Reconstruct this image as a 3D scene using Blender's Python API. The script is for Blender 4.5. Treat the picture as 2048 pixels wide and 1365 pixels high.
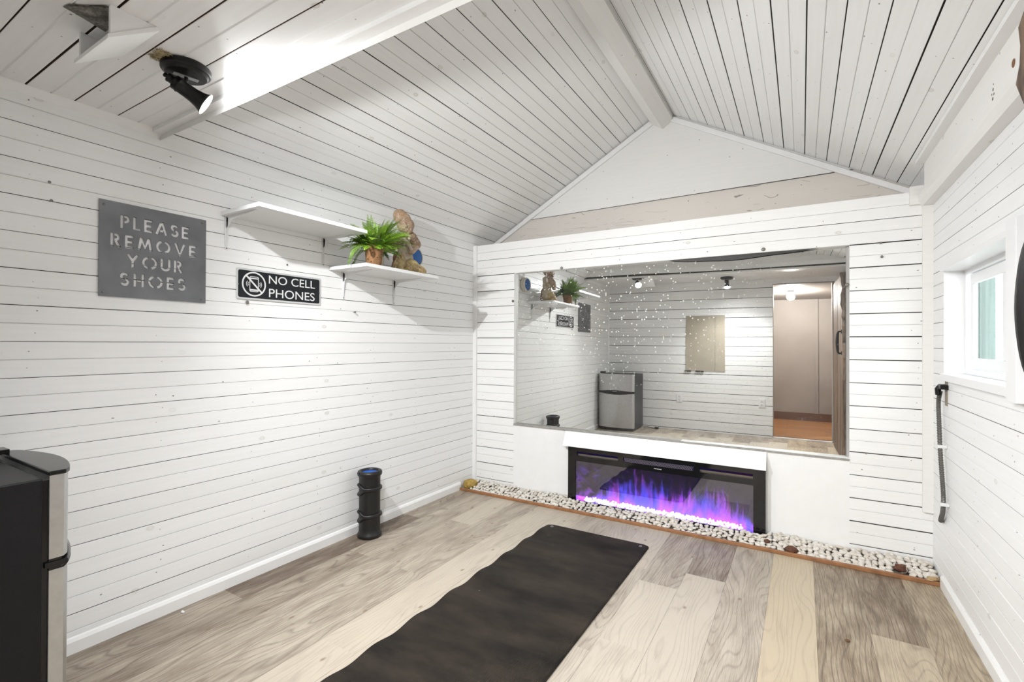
import bpy, bmesh, math, random
from mathutils import Vector, Matrix
random.seed(7)
for _o in list(bpy.data.objects): bpy.data.objects.remove(_o)
S = bpy.context.scene
COL = S.collection
PI = math.pi

# ------------------------------------------------------------------ camera
FPX = 961.0
CAM = Vector((2.426, -3.387, 1.21))
yaw = math.radians(31.1)
F0 = Vector((-math.sin(yaw), math.cos(yaw), 0)); R0 = Vector((math.cos(yaw), math.sin(yaw), 0)); U0 = Vector((0, 0, 1))
pit = math.atan(5.1 / FPX)
Fv = F0 * math.cos(pit) + U0 * math.sin(pit)
U1 = U0 * math.cos(pit) - F0 * math.sin(pit)
rl = math.radians(0.237)
Rv = R0 * math.cos(rl) + U1 * math.sin(rl)
Uv = U1 * math.cos(rl) - R0 * math.sin(rl)
cd = bpy.data.cameras.new('camera'); cam = bpy.data.objects.new('camera', cd); COL.objects.link(cam)
cd.sensor_width = 36.0; cd.sensor_fit = 'HORIZONTAL'; cd.lens = FPX / 2048.0 * 36.0; cd.clip_start = 0.01
cam.matrix_world = Matrix(((Rv.x, Uv.x, -Fv.x, CAM.x), (Rv.y, Uv.y, -Fv.y, CAM.y), (Rv.z, Uv.z, -Fv.z, CAM.z), (0, 0, 0, 1)))
S.camera = cam

# ------------------------------------------------------------------ world, light levels, exposure
W = bpy.data.worlds.new('world'); S.world = W; W.use_nodes = True
bg = W.node_tree.nodes['Background']
bg.inputs[0].default_value = (0.90, 0.95, 1.0, 1); bg.inputs[1].default_value = 1.3
LAMP_W = 29.0        # each ceiling spot lamp
HALL_W = 16.0        # lamp of the hall beyond the doorway
S.view_settings.view_transform = 'Standard'; S.view_settings.look = 'None'
S.view_settings.exposure = 2.5; S.view_settings.gamma = 1.0; S.view_settings.use_curve_mapping = False

def point_light(name, loc, watt, color, radius, label, parent=None):
    ld = bpy.data.lights.new(name, 'POINT'); ld.energy = watt; ld.color = color; ld.shadow_soft_size = radius
    o = bpy.data.objects.new(name, ld); COL.objects.link(o); o.location = loc
    if parent: o.parent = parent
    return o

# ------------------------------------------------------------------ node material helpers
def newmat(name):
    m = bpy.data.materials.new(name); m.use_nodes = True
    nt = m.node_tree; b = nt.nodes['Principled BSDF']
    return m, nt, b
def N(nt, typ, **kw):
    n = nt.nodes.new(typ)
    for k, v in kw.items():
        setattr(n, k, v)
    return n
def math_n(nt, op, a, b=None, c=None, clamp=False):
    n = nt.nodes.new('ShaderNodeMath'); n.operation = op; n.use_clamp = clamp
    for i, x in enumerate((a, b, c)):
        if x is None: continue
        if isinstance(x, (int, float)): n.inputs[i].default_value = x
        else: nt.links.new(x, n.inputs[i])
    return n.outputs[0]
def mix_rgb(nt, fac, a, b, mode='MIX'):
    n = nt.nodes.new('ShaderNodeMix'); n.data_type = 'RGBA'; n.blend_type = mode
    if isinstance(fac, (int, float)): n.inputs[0].default_value = fac
    else: nt.links.new(fac, n.inputs[0])
    for i, x in ((6, a), (7, b)):
        if isinstance(x, tuple): n.inputs[i].default_value = (*x[:3], 1)
        else: nt.links.new(x, n.inputs[i])
    return n.outputs[2]
def ramp(nt, fac, p0, p1, v0=0.0, v1=1.0):
    n = nt.nodes.new('ShaderNodeMapRange'); n.clamp = True
    nt.links.new(fac, n.inputs[0])
    n.inputs[1].default_value = p0; n.inputs[2].default_value = p1; n.inputs[3].default_value = v0; n.inputs[4].default_value = v1
    return n.outputs[0]
def bump(nt, b, h, dist=0.002, strength=0.5):
    n = nt.nodes.new('ShaderNodeBump'); n.inputs['Distance'].default_value = dist; n.inputs['Strength'].default_value = strength
    nt.links.new(h, n.inputs['Height']); nt.links.new(n.outputs[0], b.inputs['Normal'])
def plain(name, col, rough=0.5, metal=0.0, noise=0.0, nscale=30.0, bumpd=0.0, spec=0.5, emit=None, estr=0.0):
    m, nt, b = newmat(name)
    b.inputs['Roughness'].default_value = rough; b.inputs['Metallic'].default_value = metal
    b.inputs['Specular IOR Level'].default_value = spec
    if noise > 0 or bumpd > 0:
        tc = N(nt, 'ShaderNodeTexCoord'); no = N(nt, 'ShaderNodeTexNoise'); no.inputs['Scale'].default_value = nscale
        no.inputs['Detail'].default_value = 6
        nt.links.new(tc.outputs['Object'], no.inputs['Vector'])
        c2 = tuple(max(0, c * (1 - noise)) for c in col)
        nt.links.new(mix_rgb(nt, ramp(nt, no.outputs[0], 0.3, 0.7), col, c2), b.inputs['Base Color'])
        if bumpd > 0: bump(nt, b, no.outputs[0], bumpd, 0.6)
    else:
        b.inputs['Base Color'].default_value = (*col, 1)
    if emit:
        b.inputs['Emission Color'].default_value = (*emit, 1); b.inputs['Emission Strength'].default_value = estr
    return m

def painted_boards(name, pitch=0.1325, phase=0.0, col=(0.87, 0.87, 0.865), knots=0.5, rough=0.42, dirt=0.25, nails=True, cracks=False):
    """white painted pine boards; UV in metres, u along the board, v across"""
    m, nt, b = newmat(name)
    uv = N(nt, 'ShaderNodeUVMap'); sp = N(nt, 'ShaderNodeSeparateXYZ'); nt.links.new(uv.outputs[0], sp.inputs[0])
    u, v = sp.outputs[0], sp.outputs[1]
    k = math_n(nt, 'DIVIDE', math_n(nt, 'SUBTRACT', v, phase), pitch)
    bi = math_n(nt, 'FLOOR', k); bf = math_n(nt, 'FRACT', k)
    wn = N(nt, 'ShaderNodeTexWhiteNoise', noise_dimensions='1D'); nt.links.new(bi, wn.inputs['W'])
    # tone per board
    base = mix_rgb(nt, wn.outputs[0], tuple(c * 0.975 for c in col), tuple(min(.88, c * 1.02) for c in col))
    # long soft grain
    cmb = N(nt, 'ShaderNodeCombineXYZ')
    nt.links.new(math_n(nt, 'MULTIPLY', math_n(nt, 'ADD', u, math_n(nt, 'MULTIPLY', wn.outputs[0], 7.3)), 3.0), cmb.inputs[0])
    nt.links.new(math_n(nt, 'MULTIPLY', v, 60.0), cmb.inputs[1])
    gr = N(nt, 'ShaderNodeTexNoise'); gr.inputs['Scale'].default_value = 1.0; gr.inputs['Detail'].default_value = 4
    nt.links.new(cmb.outputs[0], gr.inputs['Vector'])
    base = mix_rgb(nt, ramp(nt, gr.outputs[0], 0.35, 0.7, 0.0, 0.07), base, (0.5, 0.48, 0.44))
    # knots
    cm2 = N(nt, 'ShaderNodeCombineXYZ'); nt.links.new(math_n(nt, 'MULTIPLY', u, 0.62), cm2.inputs[0]); nt.links.new(v, cm2.inputs[1])
    vo = N(nt, 'ShaderNodeTexVoronoi'); vo.voronoi_dimensions = '2D'; vo.inputs['Scale'].default_value = 3.6
    nt.links.new(cm2.outputs[0], vo.inputs['Vector'])
    sc = N(nt, 'ShaderNodeSeparateColor'); nt.links.new(vo.outputs['Color'], sc.inputs[0])
    on = math_n(nt, 'GREATER_THAN', sc.outputs[0], 1.0 - knots)
    d = vo.outputs['Distance']
    rk = math_n(nt, 'ABSOLUTE', math_n(nt, 'SUBTRACT', d, 0.026))
    ring = ramp(nt, rk, 0.0, 0.011, 0.42, 0.0)
    blot = ramp(nt, d, 0.0, 0.055, 0.28, 0.0)
    kf = math_n(nt, 'MULTIPLY', math_n(nt, 'ADD', ring, blot), math_n(nt, 'MULTIPLY', on, sc.outputs[1]))
    base = mix_rgb(nt, kf, base, (0.33, 0.29, 0.20))
    # small cracks and chips at random
    vo2 = N(nt, 'ShaderNodeTexVoronoi'); vo2.voronoi_dimensions = '2D'; vo2.inputs['Scale'].default_value = 7.0
    nt.links.new(cm2.outputs[0], vo2.inputs['Vector'])
    sc2 = N(nt, 'ShaderNodeSeparateColor'); nt.links.new(vo2.outputs['Color'], sc2.inputs[0])
    nz = N(nt, 'ShaderNodeTexNoise'); nz.inputs['Scale'].default_value = 130; nt.links.new(uv.outputs[0], nz.inputs['Vector'])
    chip = math_n(nt, 'LESS_THAN', math_n(nt, 'ADD', vo2.outputs['Distance'], math_n(nt, 'MULTIPLY', nz.outputs[0], 0.035)), 0.036)
    chip = math_n(nt, 'MULTIPLY', chip, math_n(nt, 'GREATER_THAN', sc2.outputs[0], 1.0 - dirt))
    base = mix_rgb(nt, math_n(nt, 'MULTIPLY', chip, 0.75), base, (0.12, 0.10, 0.08))
    if cracks:
        cc = N(nt, 'ShaderNodeCombineXYZ'); nt.links.new(math_n(nt, 'MULTIPLY', u, 2.2), cc.inputs[0]); nt.links.new(math_n(nt, 'MULTIPLY', v, 5.0), cc.inputs[1])
        cn_ = N(nt, 'ShaderNodeTexNoise'); cn_.inputs['Scale'].default_value = 1.0; cn_.inputs['Detail'].default_value = 2; nt.links.new(cc.outputs[0], cn_.inputs['Vector'])
        sn = math_n(nt, 'ABSOLUTE', math_n(nt, 'SINE', math_n(nt, 'ADD', math_n(nt, 'MULTIPLY', v, 110.0), math_n(nt, 'MULTIPLY', cn_.outputs[0], 30.0))))
        cm_ = N(nt, 'ShaderNodeCombineXYZ'); nt.links.new(math_n(nt, 'MULTIPLY', u, 3.0), cm_.inputs[0]); nt.links.new(math_n(nt, 'MULTIPLY', v, 22.0), cm_.inputs[1])
        mk = N(nt, 'ShaderNodeTexNoise'); mk.inputs['Scale'].default_value = 1.0; nt.links.new(cm_.outputs[0], mk.inputs['Vector'])
        cr_ = math_n(nt, 'MULTIPLY', math_n(nt, 'LESS_THAN', sn, 0.10), math_n(nt, 'GREATER_THAN', mk.outputs[0], 0.57))
        base = mix_rgb(nt, math_n(nt, 'MULTIPLY', cr_, 0.7), base, (0.16, 0.12, 0.10))
    if nails:
        # pairs of nail heads on each half board at every stud
        h = math_n(nt, 'MULTIPLY', k, 2.0); hi = math_n(nt, 'FLOOR', h); hf = math_n(nt, 'FRACT', h)
        w2 = N(nt, 'ShaderNodeTexWhiteNoise', noise_dimensions='2D')
        su = math_n(nt, 'DIVIDE', math_n(nt, 'ADD', u, 0.12), 0.41); si = math_n(nt, 'FLOOR', su)
        c3 = N(nt, 'ShaderNodeCombineXYZ'); nt.links.new(hi, c3.inputs[0]); nt.links.new(si, c3.inputs[1]); nt.links.new(c3.outputs[0], w2.inputs['Vector'])
        s3 = N(nt, 'ShaderNodeSeparateColor'); nt.links.new(w2.outputs['Color'], s3.inputs[0])
        du = math_n(nt, 'MULTIPLY', math_n(nt, 'SUBTRACT', math_n(nt, 'FRACT', su), math_n(nt, 'ADD', 0.46, math_n(nt, 'MULTIPLY', s3.outputs[0], 0.08))), 0.41)
        dv = math_n(nt, 'MULTIPLY', math_n(nt, 'SUBTRACT', hf, math_n(nt, 'ADD', 0.25, math_n(nt, 'MULTIPLY', s3.outputs[1], 0.5))), pitch / 2)
        rr = math_n(nt, 'SQRT', math_n(nt, 'ADD', math_n(nt, 'MULTIPLY', du, du), math_n(nt, 'MULTIPLY', dv, dv)))
        dot = math_n(nt, 'MULTIPLY', ramp(nt, rr, 0.0014, 0.0030, 1.0, 0.0), ramp(nt, s3.outputs[2], 0.15, 0.9, 0.0, 0.95))
        base = mix_rgb(nt, dot, base, (0.05, 0.045, 0.04))
    nt.links.new(base, b.inputs['Base Color'])
    b.inputs['Roughness'].default_value = rough; b.inputs['Specular IOR Level'].default_value = 0.4
    bump(nt, b, math_n(nt, 'ADD', gr.outputs[0], math_n(nt, 'MULTIPLY', kf, 1.5)), 0.0006, 0.6)
    return m

M = {}
M['gap'] = plain('dark_board_gap', (0.045, 0.038, 0.03), 0.9)
M['bead'] = plain('shaded_bead_line', (0.50, 0.49, 0.47), 0.8)  # grey colour puts shade into the faint mid-board grooves
M['gap_brown'] = plain('bare_wood_gap', (0.10, 0.055, 0.035), 0.9)
M['wall_left'] = painted_boards('white_boards_left', 0.1325, 1.21 - 0.1325 * 10, knots=0.55)
M['wall_back'] = painted_boards('white_boards_back', 0.1325, 1.257 - 0.1325 * 10, col=(0.87, 0.867, 0.855), knots=0.25, dirt=0.35)
M['wall_right'] = painted_boards('white_boards_right', 0.1325, 1.194 - 0.1325 * 10, knots=0.3, dirt=0.5)
M['wall_rear'] = painted_boards('white_boards_rear', 0.1325, 1.21, knots=0.3)
M['ceil'] = painted_boards('white_boards_ceiling', 0.1345, 0.0, col=(0.87, 0.865, 0.86), knots=0.5, dirt=0.25)
M['white'] = plain('white_paint', (0.86, 0.858, 0.85), 0.4, noise=0.03, nscale=12)
M['white_worn'] = painted_boards('worn_white_paint', 5.0, 0.0, col=(0.83, 0.82, 0.80), knots=0.45, dirt=0.6, nails=False)
M['gable'] = painted_boards('gable_paint', 5.0, 0.0, col=(0.82, 0.81, 0.79), knots=0.2, dirt=0.45, nails=False)
M['tan_paint'] = painted_boards('tan_gable_board', 5.0, 0.0, col=(0.68, 0.635, 0.585), knots=0.6, dirt=0.5, nails=False, cracks=True)
M['melamine'] = plain('white_shelf_board', (0.82, 0.82, 0.82), 0.3)
M['wmetal'] = plain('white_metal', (0.78, 0.78, 0.78), 0.35, spec=0.6)
M['black_metal'] = plain('black_metal', (0.006, 0.0055, 0.0055), 0.34, spec=0.3)
M['black_plastic'] = plain('black_plastic', (0.005, 0.005, 0.0055), 0.2, spec=0.4)
M['fridge_side'] = plain('black_textured_steel', (0.009, 0.009, 0.010), 0.40, noise=0.2, nscale=220, bumpd=0.0006, spec=0.22)
M['steel'] = plain('brushed_steel', (0.52, 0.52, 0.51), 0.34, metal=0.85, noise=0.12, nscale=40)
M['chrome'] = plain('chrome', (0.6, 0.6, 0.6), 0.2, metal=1.0)
M['grey_metal'] = plain('grey_screw_metal', (0.22, 0.21, 0.19), 0.45, metal=0.8)
M['rail_wood'] = plain('orange_brown_wood', (0.36, 0.165, 0.07), 0.5, noise=0.35, nscale=25)

# ------------------------------------------------------------------ mesh helpers
def tag(o, label=None, cat=None, group=None, kind=None):
    if label: o['label'] = label
    if cat: o['category'] = cat
    if group: o['group'] = group
    if kind: o['kind'] = kind
    return o
def link(name, bm, mats, parent=None, smooth=False, bevel=None, loc=None):
    me = bpy.data.meshes.new(name); bm.normal_update(); bm.to_mesh(me); bm.free()
    o = bpy.data.objects.new(name, me); COL.objects.link(o)
    for m in (mats if isinstance(mats, (list, tuple)) else [mats]): me.materials.append(m)
    if smooth:
        for p in me.polygons: p.use_smooth = True
    if bevel:
        md = o.modifiers.new('bevel', 'BEVEL'); md.width = bevel; md.segments = 2; md.limit_method = 'ANGLE'; md.angle_limit = math.radians(40)
    if loc is not None: o.location = loc
    if parent is not None: o.parent = parent
    return o
def empty(name, loc, label, cat, group=None, rotz=0):
    o = bpy.data.objects.new(name, None); COL.objects.link(o); o.location = loc; o.rotation_euler = (0, 0, rotz); o.empty_display_size = 0.05
    return tag(o, label, cat, group)
def box(bm, x0, x1, y0, y1, z0, z1, mi=0):
    v = [bm.verts.new((x, y, z)) for z in (z0, z1) for y in (y0, y1) for x in (x0, x1)]
    fs = []
    for q in ((0, 2, 3, 1), (4, 5, 7, 6), (0, 1, 5, 4), (2, 6, 7, 3), (0, 4, 6, 2), (1, 3, 7, 5)):
        f = bm.faces.new([v[i] for i in q]); f.material_index = mi; fs.append(f)
    return v
def prism(bm, pts, d, mi=0):
    """polygon pts (3D list) extruded by vector d"""
    d = Vector(d); a = [bm.verts.new(p) for p in pts]; b = [bm.verts.new(Vector(p) + d) for p in pts]
    n = len(pts); fs = [bm.faces.new(a[::-1]), bm.faces.new(b)]
    for i in range(n): fs.append(bm.faces.new((a[i], a[(i + 1) % n], b[(i + 1) % n], b[i])))
    for f in fs: f.material_index = mi
    bmesh.ops.recalc_face_normals(bm, faces=fs)
    return a + b
def frame_axes(d):
    d = Vector(d).normalized(); t = Vector((0, 0, 1)) if abs(d.z) < 0.95 else Vector((1, 0, 0))
    a = d.cross(t).normalized(); return a, d.cross(a).normalized(), d
def lathe(bm, prof, seg=40, origin=(0, 0, 0), axis=(0, 0, 1), mi=0, cap=True, a0=0.0):
    """prof: list (r, h) along axis"""
    a, b, d = frame_axes(axis) if tuple(axis) != (0, 0, 1) else (Vector((1, 0, 0)), Vector((0, 1, 0)), Vector((0, 0, 1)))
    O = Vector(origin); rings = []
    for r, h in prof:
        if r < 1e-6: rings.append([bm.verts.new(O + d * h)])
        else: rings.append([bm.verts.new(O + d * h + (a * math.cos(t) + b * math.sin(t)) * r) for t in [a0 + 2 * PI * i / seg for i in range(seg)]])
    fs = []
    for r0, r1 in zip(rings, rings[1:]):
        for i in range(seg):
            j = (i + 1) % seg
            if len(r0) == 1 and len(r1) == 1: continue
            if len(r0) == 1: fs.append(bm.faces.new((r0[0], r1[j], r1[i])))
            elif len(r1) == 1: fs.append(bm.faces.new((r0[i], r0[j], r1[0])))
            else: fs.append(bm.faces.new((r0[i], r0[j], r1[j], r1[i])))
    if cap:
        if len(rings[0]) > 1: fs.append(bm.faces.new(rings[0][::-1]))
        if len(rings[-1]) > 1: fs.append(bm.faces.new(rings[-1]))
    for f in fs: f.material_index = mi
    return fs
def tube(bm, pts, r, seg=10, closed=False, mi=0, radii=None):
    pts = [Vector(p) for p in pts]; n = len(pts); rings = []; prev = None
    for i, p in enumerate(pts):
        if closed: t = pts[(i + 1) % n] - pts[i - 1]
        else: t = pts[min(i + 1, n - 1)] - pts[max(i - 1, 0)]
        t.normalize()
        if prev is None: a, b, _ = frame_axes(t)
        else:
            a = prev - t * prev.dot(t); a.normalize(); b = t.cross(a)
        prev = a; rr = radii[i] if radii else r
        rings.append([bm.verts.new(p + (a * math.cos(2 * PI * k / seg) + b * math.sin(2 * PI * k / seg)) * rr) for k in range(seg)])
    fs = []
    for i in range(n if closed else n - 1):
        r0, r1 = rings[i], rings[(i + 1) % n]
        for k in range(seg): fs.append(bm.faces.new((r0[k], r0[(k + 1) % seg], r1[(k + 1) % seg], r1[k])))
    if not closed:
        fs.append(bm.faces.new(rings[0][::-1])); fs.append(bm.faces.new(rings[-1]))
    for f in fs: f.material_index = mi
    return fs
def bez(p0, p1, p2, n=16):
    p0, p1, p2 = Vector(p0), Vector(p1), Vector(p2)
    return [(1 - t) ** 2 * p0 + 2 * t * (1 - t) * p1 + t * t * p2 for t in [i / n for i in range(n + 1)]]
def catmull(P, n=8):
    P = [Vector(p) for p in P]; out = []
    Q = [P[0] * 2 - P[1]] + P + [P[-1] * 2 - P[-2]]
    for i in range(1, len(Q) - 2):
        for k in range(n):
            t = k / n; a, b, c, d = Q[i - 1], Q[i], Q[i + 1], Q[i + 2]
            out.append(0.5 * ((2 * b) + (c - a) * t + (2 * a - 5 * b + 4 * c - d) * t * t + (3 * b - a - 3 * c + d) * t ** 3))
    out.append(P[-1]); return out

def boards(bm, O, U, V, Nn, u0, u1, v0, v1, phase, pitch, gapw=0.003, gapd=0.007, faint=True, mi_gap=1, wob=0.0, usegs=1, fw=0.0045, fd=0.0032, mi_bead=0):
    """grooved board panel: O + U*u + V*v, N outward. Real gaps between boards, shallow bead at mid board"""
    uvl = bm.loops.layers.uv.verify()
    O, U, V, Nn = Vector(O), Vector(U), Vector(V), Vector(Nn)
    pts = []   # (v, depth, mi of the segment that follows)
    k0 = math.ceil((v0 - phase) / pitch - 1e-6) - 1
    pts.append((v0, 0.0, 0))
    k = k0; rnd = random.Random(int(phase * 1000) + 5)
    evs = []
    while phase + k * pitch < v1 + pitch:
        g = phase + k * pitch
        w = gapw * (0.75 + 0.6 * rnd.random())
        evs.append((g, 'g', w))
        if faint: evs.append((g + pitch / 2, 'f', fw))
        k += 1
    for g, t, w in evs:
        if g - w / 2 <= v0 + 1e-4 or g + w / 2 >= v1 - 1e-4: continue
        if t == 'g':
            pts += [(g - w / 2 - 0.001, 0.0, 0), (g - w / 2, 0.0015, 1), (g - w / 2 + 1e-5, gapd, 1), (g + w / 2 - 1e-5, gapd, 1), (g + w / 2, 0.0015, 0), (g + w / 2 + 0.001, 0.0, 0)]
        else:
            pts += [(g - w / 2, 0.0, 0), (g - 0.0007, fd, mi_bead), (g + 0.0007, fd, 0), (g + w / 2, 0.0, 0)]
    pts.append((v1, 0.0, 0))
    cols = []
    for i in range(usegs + 1):
        u = u0 + (u1 - u0) * i / usegs
        cols.append([bm.verts.new(O + U * u + V * v - Nn * dp) for v, dp, _ in pts])
    flip = U.cross(V).dot(Nn) < 0
    for i in range(usegs):
        ua = u0 + (u1 - u0) * i / usegs; ub = u0 + (u1 - u0) * (i + 1) / usegs
        A, B = cols[i], cols[i + 1]
        for j in range(len(pts) - 1):
            vs = (A[j], B[j], B[j + 1], A[j + 1]); uvs = ((ua, pts[j][0]), (ub, pts[j][0]), (ub, pts[j + 1][0]), (ua, pts[j + 1][0]))
            if flip: vs = vs[::-1]; uvs = uvs[::-1]
            f = bm.faces.new(vs); f.material_index = mi_gap if pts[j][2] == 1 else pts[j][2]
            for l, q in zip(f.loops, uvs): l[uvl].uv = q
def planar_uv(bm, fn):
    uvl = bm.loops.layers.uv.verify()
    for f in bm.faces:
        for l in f.loops: l[uvl].uv = fn(l.vert.co)
def set_uv_auto(o):
    """box-project UVs in metres so painted wood works on plain pieces"""
    bm = bmesh.new(); bm.from_mesh(o.data); uvl = bm.loops.layers.uv.verify()
    for f in bm.faces:
        n = f.normal; ax = max(range(3), key=lambda i: abs(n[i]))
        for l in f.loops:
            c = l.vert.co
            l[uvl].uv = {0: (c.y, c.z), 1: (c.x, c.z), 2: (c.y, c.x)}[ax]
    bm.to_mesh(o.data); bm.free()
def struct(name, bm, mats, label=None, **kw):
    o = link(name, bm, mats, **kw); tag(o, kind='structure')
    return o

# ================================================================== ROOM SHELL
XR = 3.03; YR = -3.33; ZC = 2.14; YG = 0.30; YB = -2.379; P = 0.1325; HYR = -5.3
# ---- left wall
bm = bmesh.new()
boards(bm, (0, 0, 0), (0, 1, 0), (0, 0, 1), (1, 0, 0), YR, YG, 0.0, 2.16, 1.21 - 10 * P, P, gapw=0.0020, mi_bead=3)
struct('wall_left', bm, [M['wall_left'], M['gap'], M['gap'], M['bead']])
# ---- back wall: board columns each side of the mirror, header above it; smooth ply under it
bm = bmesh.new()
ph = 1.257 - 10 * P
boards(bm, (0, 0, 0), (1, 0, 0), (0, 0, 1), (0, -1, 0), 0.0, 0.402, 0.0, 1.79, ph, P, gapw=0.0038, mi_bead=3)
boards(bm, (0, 0, 0), (1, 0, 0), (0, 0, 1), (0, -1, 0), 2.662, XR, 0.0, 1.79, ph, P, gapw=0.0042, mi_bead=3)
boards(bm, (0, 0, 0), (1, 0, 0), (0, 0, 1), (0, -1, 0), 0.0, XR, 1.79, 2.05, ph, P, gapw=0.0028, mi_bead=3)
uvl = bm.loops.layers.uv.verify()
# smooth painted sheet under the mirror, proud of the boards, with the fireplace opening cut out
for (x0, x1, z0, z1) in ((0.402, 0.915, 0, 0.547), (2.232, 2.662, 0, 0.555), (0.915, 2.232, 0.43, 0.551)):
    f = bm.faces.new([bm.verts.new(p) for p in ((x0, -0.002, z0), (x1, -0.002, z0), (x1, -0.002, z1), (x0, -0.002, z1))]); f.material_index = 2
# ledge top, header underside, returns of the mirror recess
for pts in (((0, 0, 2.05), (XR, 0, 2.05), (XR, YG, 2.05), (0, YG, 2.05)),
            ((0.402, -0.002, 0.549), (2.662, -0.002, 0.555), (2.662, 0.06, 0.555), (0.402, 0.06, 0.549)),
            ((0.402, 0, 1.79), (0.402, 0.06, 1.79), (2.662, 0.06, 1.79), (2.662, 0, 1.79)),
            ((2.662, 0, 0.55), (2.662, 0, 1.79), (2.662, 0.06, 1.79), (2.662, 0.06, 0.55)),
            ((0.402, 0, 0.55), (0.402, 0.06, 0.55), (0.402, 0.06, 1.79), (0.402, 0, 1.79)),
            ((0.402, 0.06, 0.5), (2.662, 0.06, 0.5), (2.662, 0.06, 1.8), (0.402, 0.06, 1.8))):
    f = bm.faces.new([bm.verts.new(p) for p in pts]); f.material_index = 2
struct('wall_back', bm, [M['wall_back'], M['gap'], M['white'], M['bead']])
# ---- gable above the ledge
SL = 0.555
def zl(x): return min(2.13 + SL * x, 2.13 + SL * (XR - x))
bm = bmesh.new()
planes = [(0.0, XR, 2.0, 2.292, 1)]
f = bm.faces.new([bm.verts.new(p) for p in ((-0.02, YG, 2.0), (XR + 0.02, YG, 2.0), (XR + 0.02, YG, 2.17), (2.70, YG, 2.34), (0.33, YG, 2.34), (-0.02, YG, 2.15))]); f.material_index = 1
f = bm.faces.new([bm.verts.new(p) for p in ((0.26, YG - 0.002, 2.297), (2.76, YG - 0.002, 2.315), (1.515, YG - 0.002, 3.03))]); f.material_index = 0
f = bm.faces.new([bm.verts.new(p) for p in ((0.30, YG - 0.004, 2.294), (2.735, YG - 0.004, 2.311), (2.735, YG - 0.004, 2.316), (0.30, YG - 0.004, 2.297))]); f.material_index = 2
bmesh.ops.recalc_face_normals(bm, faces=bm.faces)
planar_uv(bm, lambda c: (c.x, c.z))
struct('wall_gable', bm, [M['gable'], M['tan_paint'], M['gap']])
# ---- right wall with the window opening
WY0, WY1, WZ0, WZ1 = -1.185, -0.262, 1.072, 1.575
phr = 1.194 - 10 * P
bm = bmesh.new()
Rw = dict(O=(XR, 0, 0), U=(0, 1, 0), V=(0, 0, 1), Nn=(-1, 0, 0), phase=phr, pitch=P, gapw=0.0018, gapd=0.005, mi_bead=2)
boards(bm, u0=YR, u1=WY0, v0=0, v1=2.2, **Rw)
boards(bm, u0=WY1, u1=YG, v0=0, v1=2.2, **Rw)
boards(bm, u0=WY0, u1=WY1, v0=0, v1=WZ0, **Rw)
boards(bm, u0=WY0, u1=WY1, v0=WZ1, v1=2.2, **Rw)
struct('wall_right', bm, [M['wall_right'], M['gap'], M['bead']])
# ---- rear wall (seen in the mirror): boards, doorway at the right
DX0, DX1, DZ = 2.118, 2.76, 2.075
bm = bmesh.new()
Rr = dict(O=(0, YR, 0), U=(1, 0, 0), V=(0, 0, 1), Nn=(0, 1, 0), phase=0.02, pitch=0.134, gapw=0.006, gapd=0.008)
boards(bm, u0=0, u1=DX0, v0=0, v1=ZC, **Rr)
boards(bm, u0=DX1, u1=XR, v0=0, v1=ZC, **Rr)
boards(bm, u0=DX0, u1=DX1, v0=DZ, v1=ZC, **Rr)
struct('wall_rear', bm, [M['wall_rear'], M['gap']])
# ---- front closure above the ceiling beam (vault side)
bm = bmesh.new()
vs = [bm.verts.new(p) for p in ((0, YB, 2.1), (XR, YB, 2.1), (XR, YB, 2.14), (XR / 2, YB, 3.0), (0, YB, 2.14))]
bm.faces.new(vs[::-1]); planar_uv(bm, lambda c: (c.x, c.z))
struct('wall_loft', bm, [M['gable']])
# ---- ceilings
bm = bmesh.new()
boards(bm, (0, 0, ZC), (1, 0, 0), (0, 1, 0), (0, 0, -1), 0, XR, YR - 0.0, YB - 0.02, -2.539, 0.1375, gapw=0.0050, gapd=0.012, mi_gap=2, fw=0.008, fd=0.0035)
c = math.cos(math.atan(SL)); s = math.sin(math.atan(SL)); LEN = (XR / 2 + 0.0) / c
# left slope: v along the slope from the eave
boards(bm, (0, 0, 2.13), (0, 1, 0), (c, 0, s), (s, 0, -c), YB, YG, 0, LEN, 1.082 / c - 9 * 0.1352, 0.1352, gapw=0.0034, gapd=0.008, mi_bead=3)
boards(bm, (XR, 0, 2.13), (0, 1, 0), (-c, 0, s), (-s, 0, -c), YB, YG, 0, LEN, (XR - 2.083) / c - 9 * 0.1362, 0.1362, gapw=0.0042, gapd=0.008, mi_bead=3)
struct('ceiling', bm, [M['ceil'], M['gap'], M['gap_brown'], M['bead']])
# ---- unseen outer shell added to stop light leaks (roof and back faces)
bm = bmesh.new()
for pts in (((-0.15, YR - .15, 2.10), (-0.15, YG + .15, 2.10), (XR / 2, YG + .15, 3.06), (XR / 2, YR - .15, 3.06)), ((XR + 0.15, YR - .15, 2.10), (XR + 0.15, YG + .15, 2.10), (XR / 2, YG + .15, 3.06), (XR / 2, YR - .15, 3.06)),
            ((-0.15, YG + .15, 0), (XR + .15, YG + .15, 0), (XR + .15, YG + .15, 2.1), (XR / 2, YG + .15, 3.06), (-0.15, YG + .15, 2.1)), ((-0.15, YR - 0.15, 0), (-0.15, YG + .15, 0), (-0.15, YG + .15, 2.1), (-0.15, YR - .15, 2.1)),
            ((XR + 0.01, YG + .15, 0), (XR + .01, YG, 0), (XR + .01, YG, 2.2), (XR + .01, YG + .15, 2.2)),
            ((1.1, HYR, 2.2), (3.7, HYR, 2.2), (3.7, YR - 0.1, 2.2), (1.1, YR - .1, 2.2))):
    bm.faces.new([bm.verts.new(p) for p in pts])
struct('light_shell', bm, [plain('grey_light_shell', (0.25, 0.25, 0.25), .8)])
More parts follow.
